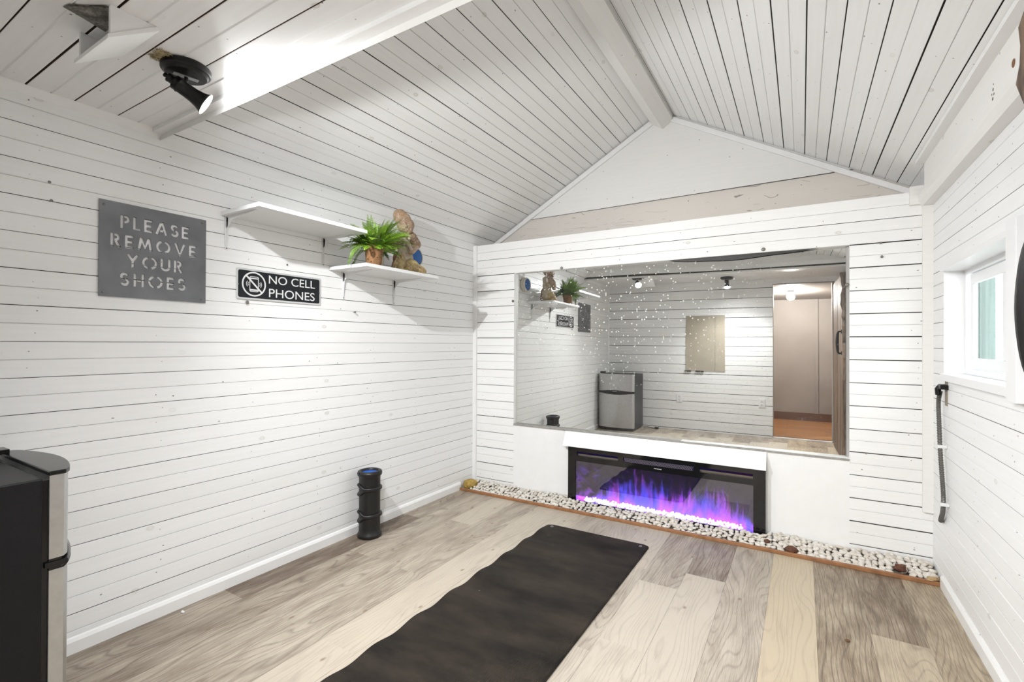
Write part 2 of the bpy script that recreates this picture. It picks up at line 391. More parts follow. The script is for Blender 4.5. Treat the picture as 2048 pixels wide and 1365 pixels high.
# ---- floor
bm = bmesh.new()
uvl = bm.loops.layers.uv.verify(); cl = bm.loops.layers.color.new('plank')
XB = [0.0 - 0.0225] + [0.17 + 0.1925 * i for i in range(15)] + [XR + 0.02]
spec = {  # column: list of (y_end, tone) from the camera side to the back wall; tone 0 pale .. 1 dark
 0: [(-2.094, .70), (-0.86, .88), (.1, .68)], 1: [(-2.75, .6), (-1.468, .72), (.1, .60)], 2: [(-2.094, .62), (-.78, .60), (.1, .12)],
 3: [(-2.7, .3), (-1.482, .62), (.1, .60)], 4: [(-2.098, .10), (-0.98, .30), (.1, .38)], 5: [(-2.5, .45), (-1.3, .14), (.1, .22)],
 6: [(-1.9, .5), (-.7, .4), (.1, .5)], 7: [(-2.1, .3), (.1, .48)], 8: [(-1.6, .45), (-.80, .55), (.1, .20)],
 9: [(-1.497, .36), (-.93, .12), (.1, .60)], 10: [(-1.62, .30), (-.73, .13), (.1, .72)], 11: [(-2.4, .2), (-1.58, .5), (.1, .55)],
 12: [(-2.2, .5), (.1, .08)], 13: [(-1.75, .6), (.1, .74)], 14: [(-1.9, .4), (-.88, .50), (.1, .82)], 15: [(-2.2, .5), (.1, .66)]}
hue = {9: 0.25, 10: 0.2, 11: 0.3, 12: 0.9, 13: 0.85, 14: 0.85, 15: 0.9, 7: .2, 6: .2, 8: .25}
rnd = random.Random(3)
for ci in range(16):
    x0, x1 = XB[ci], XB[ci + 1]; y = YR - 0.15
    for ye, tone in [(-2.80 - 0.12 * (ci % 3), 0.62 + 0.1 * (ci % 2))] + spec[ci]:
        f = bm.faces.new([bm.verts.new(p) for p in ((x0, y, 0), (x1, y, 0), (x1, ye, 0), (x0, ye, 0))])
        h = hue.get(ci, 0.5); ro = rnd.random()
        for l, (a, b_) in zip(f.loops, ((x0, y), (x1, y), (x1, ye), (x0, ye))):
            l[uvl].uv = (a - x0, b_); l[cl] = (tone, ro, h, 1)
        y = ye
def floor_mat():
    m, nt, b = newmat('greige_plank_floor')
    uv = N(nt, 'ShaderNodeUVMap'); sp = N(nt, 'ShaderNodeSeparateXYZ'); nt.links.new(uv.outputs[0], sp.inputs[0])
    at = N(nt, 'ShaderNodeVertexColor'); at.layer_name = 'plank'; sc = N(nt, 'ShaderNodeSeparateColor'); nt.links.new(at.outputs[0], sc.inputs[0])
    tone, ro, hu = sc.outputs
    u, v = sp.outputs[0], sp.outputs[1]
    off = math_n(nt, 'MULTIPLY', ro, 37.0)
    # warped coordinates for cathedral figure
    cw = N(nt, 'ShaderNodeCombineXYZ'); nt.links.new(math_n(nt, 'ADD', math_n(nt, 'MULTIPLY', u, 6.0), off), cw.inputs[0]); nt.links.new(math_n(nt, 'ADD', math_n(nt, 'MULTIPLY', v, 1.15), off), cw.inputs[1])
    wn = N(nt, 'ShaderNodeTexNoise'); wn.inputs['Scale'].default_value = 1.0; wn.inputs['Detail'].default_value = 1.2; nt.links.new(cw.outputs[0], wn.inputs['Vector'])
    ph_ = math_n(nt, 'ADD', math_n(nt, 'MULTIPLY', u, 135.0), math_n(nt, 'MULTIPLY', wn.outputs[0], 46.0))
    wav = math_n(nt, 'ABSOLUTE', math_n(nt, 'SINE', ph_))
    line = ramp(nt, wav, 0.0, 0.55, 1.0, 0.0)
    # fine streaks
    cg = N(nt, 'ShaderNodeCombineXYZ'); nt.links.new(math_n(nt, 'ADD', math_n(nt, 'MULTIPLY', u, 330.0), off), cg.inputs[0]); nt.links.new(math_n(nt, 'ADD', math_n(nt, 'MULTIPLY', v, 9.0), off), cg.inputs[1])
    gn = N(nt, 'ShaderNodeTexNoise'); gn.inputs['Scale'].default_value = 1.0; gn.inputs['Detail'].default_value = 5; gn.inputs['Roughness'].default_value = 0.65; nt.links.new(cg.outputs[0], gn.inputs['Vector'])
    # broad blotches
    cb = N(nt, 'ShaderNodeCombineXYZ'); nt.links.new(math_n(nt, 'ADD', math_n(nt, 'MULTIPLY', u, 14.0), off), cb.inputs[0]); nt.links.new(math_n(nt, 'ADD', math_n(nt, 'MULTIPLY', v, 3.2), off), cb.inputs[1])
    bn = N(nt, 'ShaderNodeTexNoise'); bn.inputs['Scale'].default_value = 1.0; bn.inputs['Detail'].default_value = 5; bn.inputs['Roughness'].default_value = 0.6; nt.links.new(cb.outputs[0], bn.inputs['Vector'])
    pale = mix_rgb(nt, hu, (0.50, 0.445, 0.375), (0.53, 0.435, 0.30))
    dark = mix_rgb(nt, hu, (0.118, 0.082, 0.058), (0.125, 0.077, 0.040))
    t = math_n(nt, 'ADD', math_n(nt, 'MULTIPLY', tone, 1.12), math_n(nt, 'MULTIPLY', math_n(nt, 'SUBTRACT', bn.outputs[0], 0.5), 1.5))
    t = math_n(nt, 'ADD', t, math_n(nt, 'MULTIPLY', math_n(nt, 'SUBTRACT', gn.outputs[0], 0.5), 1.5), clamp=True)
    # pale planks vary less
    t = math_n(nt, 'MULTIPLY', t, ramp(nt, tone, 0.05, 0.4, 0.45, 1.0), clamp=True)
    base = mix_rgb(nt, t, pale, dark)
    gl = math_n(nt, 'MULTIPLY', math_n(nt, 'MULTIPLY', line, ramp(nt, gn.outputs[0], 0.28, 0.5)), ramp(nt, tone, 0.1, 0.55, 0.20, 0.80))
    base = mix_rgb(nt, gl, base, (0.12, 0.09, 0.07))
    # knots
    cv = N(nt, 'ShaderNodeCombineXYZ'); nt.links.new(math_n(nt, 'ADD', u, off), cv.inputs[0]); nt.links.new(math_n(nt, 'ADD', math_n(nt, 'MULTIPLY', v, 0.55), off), cv.inputs[1])
    vo = N(nt, 'ShaderNodeTexVoronoi'); vo.voronoi_dimensions = '2D'; vo.inputs['Scale'].default_value = 4.5; nt.links.new(cv.outputs[0], vo.inputs['Vector'])
    kn = ramp(nt, vo.outputs['Distance'], 0.015, 0.045, 0.75, 0.0)
    sk = N(nt, 'ShaderNodeSeparateColor'); nt.links.new(vo.outputs['Color'], sk.inputs[0])
    kn = math_n(nt, 'MULTIPLY', kn, math_n(nt, 'GREATER_THAN', sk.outputs[0], 0.6))
    base = mix_rgb(nt, kn, base, (0.20, 0.14, 0.09))
    # joints at plank edges
    e1 = math_n(nt, 'MINIMUM', u, math_n(nt, 'SUBTRACT', 0.1925, u))
    j = ramp(nt, math_n(nt, 'ABSOLUTE', e1), 0.0004, 0.0014, 0.75, 0.0)
    base = mix_rgb(nt, math_n(nt, 'MULTIPLY', j, ramp(nt, gn.outputs[0], 0.4, 0.55, .35, 1)), base, (0.10, 0.08, 0.06))
    nt.links.new(base, b.inputs['Base Color'])
    b.inputs['Roughness'].default_value = 0.42; b.inputs['Specular IOR Level'].default_value = 0.35
    bump(nt, b, math_n(nt, 'SUBTRACT', gn.outputs[0], math_n(nt, 'ADD', line, j)), 0.0006, 0.5)
    return m
M['floor'] = floor_mat()
struct('floor', bm, [M['floor']])
# thin dark ground under the planks so the shell has a bottom
# ---- baseboards
bm = bmesh.new()
prism(bm, [(0.0, YR, 0.0), (0.012, YR, 0.0), (0.012, YR, 0.046), (0.006, YR, 0.058), (0.0, YR, 0.062)], (0, -YR - 0.19, 0))
struct('baseboard_left', bm, [M['white']])
bm = bmesh.new()
prism(bm, [(XR, YR, 0.0), (XR - 0.012, YR, 0.0), (XR - 0.012, YR, 0.05), (XR - 0.005, YR, 0.062), (XR, YR, 0.062)], (0, -YR - 0.22, 0))
struct('baseboard_right', bm, [M['white']])
# ---- trims ------------------------------------------------------------
tn = 0
def trim(bm, mats=None, bevel=None):
    global tn; tn += 1
    o = struct('trim_%d' % tn, bm, [mats or M['white']], bevel=bevel); set_uv_auto(o); return o
# corner posts of the back wall
bm = bmesh.new(); box(bm, 0.0, 0.034, -0.018, 0.0, 0.04, 2.05); trim(bm)
bm = bmesh.new(); box(bm, 2.985, 3.03, -0.02, 0.0, 0.31, 1.985); trim(bm, M['white_worn'])
bm = bmesh.new(); box(bm, 2.93, 3.03, -0.028, 0.0, 1.975, 2.075); trim(bm, M['white_worn'])
# rake trims on the gable
for sx in (1, -1):
    def X(x): return x if sx > 0 else XR - x
    bm = bmesh.new(); w = 0.04
    a = (0.0, 2.125); b_ = (1.445, 2.125 + SL * 1.445)
    prism(bm, [(X(a[0]), YG, a[1] - 0.01), (X(b_[0]), YG, b_[1] - 0.01), (X(b_[0] + 0.02), YG, b_[1] - w), (X(a[0]), YG, a[1] - w - 0.008)], (0, -0.022, 0)); trim(bm, bevel=0.003)
# ridge beam (old, chipped paint)
bm = bmesh.new()
prism(bm, [(1.445, YB, 2.99), (1.445, YB, 2.885), (1.525, YB, 2.835), (1.600, YB, 2.885), (1.600, YB, 2.99)], (0, YG - YB, 0))
trim(bm, M['white_worn'])
# beam along the edge of the flat ceiling
bm = bmesh.new()
box(bm, 0.0, XR, -2.413, YB, 2.124, 2.20); trim(bm, M['white'])
bm = bmesh.new(); box(bm, 0.0, XR, YB, YB + 0.004, 2.128, 2.150, 0); trim(bm, M['gap'])
bm = bmesh.new(); box(bm, 0.0, XR, YB, YB + 0.012, 2.150, 2.235); trim(bm, M['white'])
# plate board and rail high on the right wall
bm = bmesh.new()
prism(bm, [(XR, -0.135, 2.02), (2.972, -0.135, 2.02), (2.972, -0.135, 2.165), (XR, -0.135, 2.14)], (0, YR + 0.135, 0)); trim(bm, M['white_worn'])
kb = bpy.data.objects['trim_%d' % tn]
bm = bmesh.new(); lathe(bm, [(0, 0.0), (0.013, 0.0), (0.012, 0.0015), (0, 0.0015)], 20, (2.972, -1.372, 2.062), (-1, 0, 0)); link('knot', bm, plain('brown_knot', (0.26, 0.11, 0.04), .7, noise=.5, nscale=200), kb)
bm = bmesh.new()
for (dy, dz, r_) in ((0, 0, .006), (.012, -.012, .004), (-.008, -.018, .005), (.004, -.03, .007), (-.004, .016, .003)): lathe(bm, [(0, 0.0), (r_, 0.0), (r_ * .9, 0.0006), (0, 0.0006)], 7, (2.972, -1.19 + dy, 2.065 + dz), (-1, 0, 0))
link('chipped_paint', bm, plain('grey_chip', (0.16, 0.15, 0.13), .8), kb)
bm = bmesh.new()
prism(bm, [(XR, -0.0, 1.965), (2.985, -0.0, 1.965), (2.965, -0.0, 1.99), (2.965, -0.0, 2.02), (XR, -0.0, 2.02)], (0, YR, 0)); trim(bm, M['white_worn'])
bm = bmesh.new(); box(bm, 2.935, 2.975, -2.0, -0.14, 2.158, 2.178); trim(bm, M['white'])
# small cove along the top of the left wall under the flat ceiling
bm = bmesh.new(); prism(bm, [(0, YR, 2.14), (0.022, YR, 2.14), (0.0, YR, 2.112)], (0, YB - YR, 0)); trim(bm)
# floor rail holding back the pebbles
bm = bmesh.new(); box(bm, 0.012, 3.03, -0.214, -0.196, 0.0, 0.021)
o = trim(bm, M['rail_wood'], bevel=0.003)
# strip under the mirror
bm = bmesh.new(); box(bm, 0.402, 2.662, -0.008, 0.030, 0.541, 0.5525); trim(bm, plain('grey_ledge', (0.36, 0.345, 0.32), 0.6, noise=.3, nscale=40))

# ---- hall beyond the doorway (seen in the mirror)
M['hall_wall'] = plain('pinkish_grey_wall', (0.36, 0.325, 0.30), 0.6, noise=0.12, nscale=3)
def hall_floor():
    m, nt, b = newmat('orange_strip_floor')
    tc = N(nt, 'ShaderNodeTexCoord'); mp = N(nt, 'ShaderNodeMapping'); mp.inputs['Scale'].default_value = (2.0, 26, 1); nt.links.new(tc.outputs['Object'], mp.inputs[0])
    no = N(nt, 'ShaderNodeTexNoise'); no.inputs['Scale'].default_value = 1.0; no.inputs['Detail'].default_value = 4; nt.links.new(mp.outputs[0], no.inputs['Vector'])
    br = N(nt, 'ShaderNodeTexBrick'); br.inputs['Scale'].default_value = 1.0; br.inputs['Brick Width'].default_value = 0.9; br.inputs['Row Height'].default_value = 0.085; br.inputs['Mortar Size'].default_value = 0.003
    br.inputs['Color1'].default_value = (0.50, 0.24, 0.075, 1); br.inputs['Color2'].default_value = (0.38, 0.165, 0.05, 1); br.inputs['Mortar'].default_value = (0.12, 0.05, 0.02, 1)
    nt.links.new(tc.outputs['Object'], br.inputs['Vector'])
    nt.links.new(mix_rgb(nt, ramp(nt, no.outputs[0], 0.3, 0.7, 0, 0.4), br.outputs[0], (0.25, 0.11, 0.04)), b.inputs['Base Color'])
    b.inputs['Roughness'].default_value = 0.35
    return m
M['hall_floor'] = hall_floor()
HY = -5.15
bm = bmesh.new(); bm.faces.new([bm.verts.new(p) for p in ((1.2, HY, 0.0), (3.6, HY, 0.0), (3.6, YR - 0.12, 0.0), (1.2, YR - 0.12, 0.0))])
struct('floor_hall', bm, [M['hall_floor']])
bm = bmesh.new()
for pts in (((1.2, HY, 0), (3.6, HY, 0), (3.6, HY, 2.1), (1.2, HY, 2.1)), ((1.2, HY, 0), (1.2, YR - .1, 0), (1.2, YR - .1, 2.1), (1.2, HY, 2.1)),
            ((3.0, HY, 0), (3.0, YR - .1, 0), (3.0, YR - .1, 2.1), (3.0, HY, 2.1)),
            ((1.2, YR - .12, 0), (DX0, YR - .12, 0), (DX0, YR - .12, 2.1), (1.2, YR - .12, 2.1)), ((DX1, YR - .12, 0), (3.6, YR - .12, 0), (3.6, YR - .12, 2.1), (DX1, YR - .12, 2.1))):
    bm.faces.new([bm.verts.new(p) for p in pts])
struct('wall_hall', bm, [M['hall_wall']])
bm = bmesh.new(); bm.faces.new([bm.verts.new(p) for p in ((1.2, HY, 2.05), (1.2, YR - .12, 2.09), (3.6, YR - .12, 2.09), (3.6, HY, 2.05))])
struct('ceiling_hall', bm, [M['hall_wall']])
bm = bmesh.new(); box(bm, 1.2, 2.99, HY, HY + 0.014, 0, 0.13); struct('baseboard_hall', bm, [plain('dark_brown_baseboard', (0.14, 0.055, 0.025), 0.5)])
bm = bmesh.new(); box(bm, 2.60, 2.64, HY, HY + 0.02, 0.13, 2.05); trim(bm, M['hall_wall'])
# door jambs, head and threshold
bm = bmesh.new()
box(bm, DX0 - 0.0, DX0 + 0.006, YR - 0.125, YR + 0.0, 0, DZ); box(bm, DX1 - 0.025, DX1, YR - 0.125, YR + 0.004, 0, DZ); box(bm, DX0, DX1, YR - 0.125, YR + 0.0, DZ - 0.012, DZ + 0.002)
trim(bm, M['hall_wall'])
bm = bmesh.new(); box(bm, DX0, DX1, YR - 0.03, YR - 0.002, 0.0, 0.014); trim(bm, M['white'])
# tan boarded-up panel in the rear wall
M['tan_ply'] = plain('tan_plywood', (0.42, 0.37, 0.29), 0.6, noise=0.12, nscale=5)
bm = bmesh.new(); box(bm, 1.085, 1.45, YR - 0.001, YR + 0.008, 0.875, 1.665); box(bm, 1.453, 1.571, YR - 0.001, YR + 0.0075, 0.875, 1.665)
o = trim(bm, M['tan_ply'])
bm = bmesh.new()
box(bm, 1.07, 1.15, YR, YR + 0.016, 0.855, 0.872); box(bm, 1.21, 1.31, YR, YR + 0.016, 0.855, 0.872)
trim(bm, M['black_metal'])

# ================================================================== WINDOW
def glass_mat(name, tint=(1, 1, 1), refl=0.08, rough=0.0, fr=0.5):
    m = bpy.data.materials.new(name); m.use_nodes = True; nt = m.node_tree; nt.nodes.clear()
    out = N(nt, 'ShaderNodeOutputMaterial'); tr = N(nt, 'ShaderNodeBsdfTransparent'); tr.inputs[0].default_value = (*tint, 1)
    gl = N(nt, 'ShaderNodeBsdfGlossy'); gl.inputs['Roughness'].default_value = rough
    lw = N(nt, 'ShaderNodeLayerWeight'); lw.inputs[0].default_value = 0.35
    mx = N(nt, 'ShaderNodeMixShader')
    nt.links.new(math_n(nt, 'ADD', refl, math_n(nt, 'MULTIPLY', lw.outputs['Fresnel'], fr), clamp=True), mx.inputs[0])
    nt.links.new(tr.outputs[0], mx.inputs[1]); nt.links.new(gl.outputs[0], mx.inputs[2]); nt.links.new(mx.outputs[0], out.inputs[0])
    return m
M['glass'] = glass_mat('window_glass', (0.93, 0.97, 0.95), 0.02, fr=0.15)
M['vinyl'] = plain('white_vinyl', (0.82, 0.82, 0.83), 0.3)
bm = bmesh.new()
XI = 3.105
# casing (outer trim boards on the wall) and reveal
for (y0, y1, z0, z1) in ((WY0 - 0.0, WY1 + 0.004, WZ1 - 0.002, WZ1 + 0.022), (WY0 - 0.0, WY1 + 0.004, WZ0 - 0.034, WZ0)): box(bm, XR - 0.02, XI, y0, y1, z0, z1)
box(bm, XR - 0.006, XI, WY1 - 0.004, WY1 + 0.004, WZ0, WZ1)
box(bm, XR - 0.028, XI, WY0 - 0.09, WY0, WZ0 - 0.045, WZ1 + 0.045)
w = struct('window_1', bm, [M['vinyl']], bevel=0.002)
# frame
bm = bmesh.new()
def rectframe(bm, x0, x1, y0, y1, z0, z1, t):
    box(bm, x0, x1, y0, y1, z1 - t, z1); box(bm, x0, x1, y0, y1, z0, z0 + t); box(bm, x0, x1, y0, y0 + t, z0 + t, z1 - t); box(bm, x0, x1, y1 - t, y1, z0 + t, z1 - t)
rectframe(bm, XI - 0.006, XI + 0.030, WY0, WY1, WZ0, WZ1, 0.028)
link('window_frame', bm, M['vinyl'], w, bevel=0.002)
bm = bmesh.new(); rectframe(bm, XI + 0.002, XI + 0.018, -0.80, -0.325, WZ0 + 0.03, WZ1 - 0.03, 0.048)
sash = link('sash', bm, M['vinyl'], w, bevel=0.003)
bm = bmesh.new(); box(bm, XI + 0.008, XI + 0.012, -0.755, -0.37, WZ0 + 0.075, WZ1 - 0.075); link('glass', bm, M['glass'], sash)
bm = bmesh.new(); rectframe(bm, XI + 0.020, XI + 0.034, WY0 + 0.028, -0.74, WZ0 + 0.03, WZ1 - 0.03, 0.036)
sash2 = link('sash', bm, M['vinyl'], w, bevel=0.003)
bm = bmesh.new(); box(bm, XI + 0.025, XI + 0.029, WY0 + 0.05, -0.77, WZ0 + 0.06, WZ1 - 0.06); link('glass', bm, M['glass'], sash2)
# neighbouring pale green boarded wall outside
def siding():
    m, nt, b = newmat('pale_green_siding')
    tc = N(nt, 'ShaderNodeTexCoord'); mp = N(nt, 'ShaderNodeMapping'); mp.inputs['Scale'].default_value = (30, 1, 0.6); nt.links.new(tc.outputs['Object'], mp.inputs[0])
    no = N(nt, 'ShaderNodeTexNoise'); no.inputs['Scale'].default_value = 1.5; no.inputs['Detail'].default_value = 4; nt.links.new(mp.outputs[0], no.inputs['Vector'])
    nt.links.new(mix_rgb(nt, ramp(nt, no.outputs[0], 0.35, 0.65), (0.12, 0.155, 0.142), (0.055, 0.080, 0.070)), b.inputs['Base Color']); return m
bm = bmesh.new()
for i in range(8): box(bm, 3.02 + i * 0.101, 3.02 + i * 0.101 + 0.098, 2.20 - 0.012 * (i % 2), 2.24, -0.6, 2.6)
o = link('fence_panel', bm, siding()); tag(o, 'pale green vertical board fence outside behind the sliding window', 'fence')
bm = bmesh.new(); bm.faces.new([bm.verts.new(p) for p in ((3.2, -8, -0.6), (12, -8, -0.6), (12, 8, -0.6), (3.2, 8, -0.6))])
struct('ground', bm, [plain('pale_bounce_ground', (0.42, 0.41, 0.38), 0.9, noise=0.4, nscale=8)])  # unseen ground, pale colour chosen to bounce window light onto the ceiling

# ================================================================== MIRROR
def mirror_mat():
    m = bpy.data.materials.new('dusty_mirror'); m.use_nodes = True; nt = m.node_tree; nt.nodes.clear()
    out = N(nt, 'ShaderNodeOutputMaterial'); gl = N(nt, 'ShaderNodeBsdfGlossy'); gl.inputs['Roughness'].default_value = 0.0
    gl.inputs['Color'].default_value = (0.78, 0.785, 0.765, 1)
    df = N(nt, 'ShaderNodeBsdfDiffuse'); df.inputs[0].default_value = (0.8, 0.8, 0.78, 1)
    tc = N(nt, 'ShaderNodeTexCoord')
    def spots(scale, thr, keep, sx=1.0, sz=1.0):
        mp = N(nt, 'ShaderNodeMapping'); mp.inputs['Scale'].default_value = (sx, 0.001, sz); nt.links.new(tc.outputs['Object'], mp.inputs[0])
        vo = N(nt, 'ShaderNodeTexVoronoi'); vo.inputs['Scale'].default_value = scale; nt.links.new(mp.outputs[0], vo.inputs['Vector'])
        sc = N(nt, 'ShaderNodeSeparateColor'); nt.links.new(vo.outputs['Color'], sc.inputs[0])
        rad = math_n(nt, 'MULTIPLY', sc.outputs[1], thr)
        return math_n(nt, 'MULTIPLY', math_n(nt, 'LESS_THAN', vo.outputs['Distance'], rad), math_n(nt, 'GREATER_THAN', sc.outputs[0], 1 - keep))
    dust = math_n(nt, 'MAXIMUM', spots(60, 0.30, 0.60), spots(26, 0.10, 0.5, 1.0, 0.20))
    # dust is thicker over the middle and upper part of the sheet
    mp = N(nt, 'ShaderNodeMapping'); mp.inputs['Scale'].default_value = (1.6, 0.001, 1.6); nt.links.new(tc.outputs['Object'], mp.inputs[0])
    no = N(nt, 'ShaderNodeTexNoise'); no.inputs['Scale'].default_value = 1.5; no.inputs['Detail'].default_value = 3; nt.links.new(mp.outputs[0], no.inputs['Vector'])
    sp = N(nt, 'ShaderNodeSeparateXYZ'); nt.links.new(tc.outputs['Object'], sp.inputs[0])
    dx_ = math_n(nt, 'SUBTRACT', sp.outputs[0], 1.30); dz_ = math_n(nt, 'MULTIPLY', math_n(nt, 'SUBTRACT', sp.outputs[2], 1.50), 1.6)
    dd = math_n(nt, 'SQRT', math_n(nt, 'ADD', math_n(nt, 'MULTIPLY', dx_, dx_), math_n(nt, 'MULTIPLY', dz_, dz_)))
    dd = math_n(nt, 'ADD', dd, math_n(nt, 'MULTIPLY', math_n(nt, 'SUBTRACT', no.outputs[0], 0.5), 0.9))
    dust = math_n(nt, 'MULTIPLY', dust, ramp(nt, dd, 0.25, 1.1, 1.0, 0.08))
    haze = ramp(nt, no.outputs[0], 0.40, 0.75, 0.015, 0.07)
    mx = N(nt, 'ShaderNodeMixShader'); nt.links.new(math_n(nt, 'ADD', dust, haze, clamp=True), mx.inputs[0])
    nt.links.new(gl.outputs[0], mx.inputs[1]); nt.links.new(df.outputs[0], mx.inputs[2]); nt.links.new(mx.outputs[0], out.inputs[0])
    return m
bm = bmesh.new(); NX, NZ = 60, 48; MX0, MX1, MZ0, MZ1 = 0.400, 2.646, 0.551, 1.795
def msag(x, z):
    t = (x - MX0) / (MX1 - MX0); A = 1 / 57.0 + (1 / 38.0 - 1 / 57.0) * t
    d = A * (z - 0.94) ** 2 / 2
    e = max(0.0, z - 1.70); d += 0.25 * e * e * max(0.0, min(1.0, (t - 0.45) / 0.3))
    return d
g = [[bm.verts.new((MX0 + (MX1 - MX0) * i / NX, 0.030 + msag(MX0 + (MX1 - MX0) * i / NX, MZ0 + (MZ1 - MZ0) * j / NZ), MZ0 + (MZ1 - MZ0) * j / NZ)) for j in range(NZ + 1)] for i in range(NX + 1)]
for i in range(NX):
    for j in range(NZ): bm.faces.new((g[i][j], g[i + 1][j], g[i + 1][j + 1], g[i][j + 1]))
mir = empty('wall_mirror', (1.52, 0.03, 0.55), 'large dusty frameless mirror let into the board wall above the fireplace', 'mirror')
def place(o, parent):   # parent keeping world position
    o.parent = parent; o.matrix_parent_inverse = Matrix.Translation(-Vector(parent.location)) if tuple(parent.rotation_euler) == (0, 0, 0) else parent_inv(parent)
def parent_inv(p):
    return (Matrix.Translation(p.location) @ p.rotation_euler.to_matrix().to_4x4()).inverted()
mo = link('mirror_glass', bm, mirror_mat(), None, smooth=True); place(mo, mir)
for (x, z) in ((0.832, 1.797), (0.393, 1.559), (2.219, 1.806), (2.650, 1.558)):
    bm = bmesh.new(); lathe(bm, [(0.0, 0), (0.009, 0), (0.011, 0.003), (0.011, 0.006), (0.007, 0.009), (0.003, 0.0085), (0, 0.008)], 20, (x, -0.001, z), (0, -1, 0))
    place(link('mirror_clip', bm, M['grey_metal'], None, smooth=True), mir)

bm = bmesh.new(); nb = 40; va, vb_ = [], []  # dark strip drawn in place of the shadow gap above the mirror
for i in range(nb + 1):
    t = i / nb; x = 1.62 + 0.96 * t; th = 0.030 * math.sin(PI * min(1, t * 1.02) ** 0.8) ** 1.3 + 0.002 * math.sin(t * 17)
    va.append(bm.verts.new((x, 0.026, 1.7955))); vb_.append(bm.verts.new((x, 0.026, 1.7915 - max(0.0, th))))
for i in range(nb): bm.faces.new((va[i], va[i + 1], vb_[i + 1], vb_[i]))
dbo = link('edge_gap_shade', bm, plain('dark_gap_shade', (0.035, 0.034, 0.032), 0.5)); place(dbo, mir); dbo['label'] = 'dark wavy strip standing for the shadow gap along the top edge'
# ================================================================== FIREPLACE
fx0, fx1, fz0, fz1 = 0.910, 2.236, 0.004, 0.433
fp = empty('electric_fireplace', (1.57, -0.02, 0.0), 'long black glass electric fireplace with purple flames, set low under the mirror', 'fireplace')
bm = bmesh.new(); gx0, gx1, gz0, gz1 = 0.973, 2.168, 0.036, 0.332; yf = -0.045
for (x0, x1, z0, z1) in ((fx0, gx0, fz0, fz1), (gx1, fx1, fz0, fz1), (gx0, gx1, fz0, gz0), (gx0, gx1, gz1, 0.370), (gx0, gx1, 0.402, fz1),
                         (gx0, 0.983, .370, .402), (1.30, 1.338, .370, .402), (1.816, 1.851, .370, .402), (2.166, gx1, .370, .402)):
    box(bm, x0, x1, yf, yf + 0.012, z0, z1)
M['black_glass'] = plain('black_glass', (0.006, 0.006, 0.007), 0.06, spec=0.55)
place(link('front_frame', bm, M['black_glass']), fp)
bm = bmesh.new()
for q in ((fx0 + 0.004, fx0 + 0.02, yf + .012, 0.15, fz0, fz1 - .004), (fx1 - 0.02, fx1 - .004, yf + .012, 0.15, fz0, fz1 - .004), (fx0 + .004, fx1 - .004, 0.145, 0.16, fz0, fz1 - .004), (fx0 + .004, fx1 - .004, yf + .012, .15, fz1 - .012, fz1 - .004), (fx0 + .004, fx1 - .004, yf + .012, .15, fz0, fz0 + .008)): box(bm, *q)
place(link('firebox', bm, plain('matt_black', (0.01, 0.01, 0.012), 0.7)), fp)
M['fire_glass'] = glass_mat('smoked_glass', (0.70, 0.68, 0.74), 0.11)
bm = bmesh.new(); box(bm, gx0, gx1, yf + 0.003, yf + 0.008, gz0, gz1); place(link('front_glass', bm, M['fire_glass']), fp)
# heater slots with a pale back lip, and the mesh grille
for (x0, x1) in ((0.983, 1.30), (1.851, 2.166)):
    bm = bmesh.new()
    box(bm, x0, x1, yf + 0.02, yf + 0.024, .370, .382); place(link('air_slot', bm, plain('slot_metal', (0.20, 0.17, 0.13), 0.4, metal=0.5)), fp)
bm = bmesh.new()
for k in range(46):
    x = 1.338 + k * 0.0104
    for dx in (0.008, -0.008):
        a = Vector((x, yf + 0.004, .371)); b_ = Vector((x + dx * 2, yf + 0.004, .401))
        if 1.337 < b_.x < 1.817: tube(bm, [a, b_], 0.0008, 4)
place(link('vent_grille', bm, plain('grille_metal', (0.30, 0.28, 0.28), 0.4, metal=0.4)), fp)
# small illegible white maker's mark under the grille
bm = bmesh.new()
for k in range(7): box(bm, 1.555 + k * 0.0075, 1.5605 + k * 0.0075, yf - 0.0006, yf + 0.001, 0.351, 0.3555)
place(link('maker_mark', bm, plain('white_print', (0.7, 0.7, 0.7), 0.5)), fp)
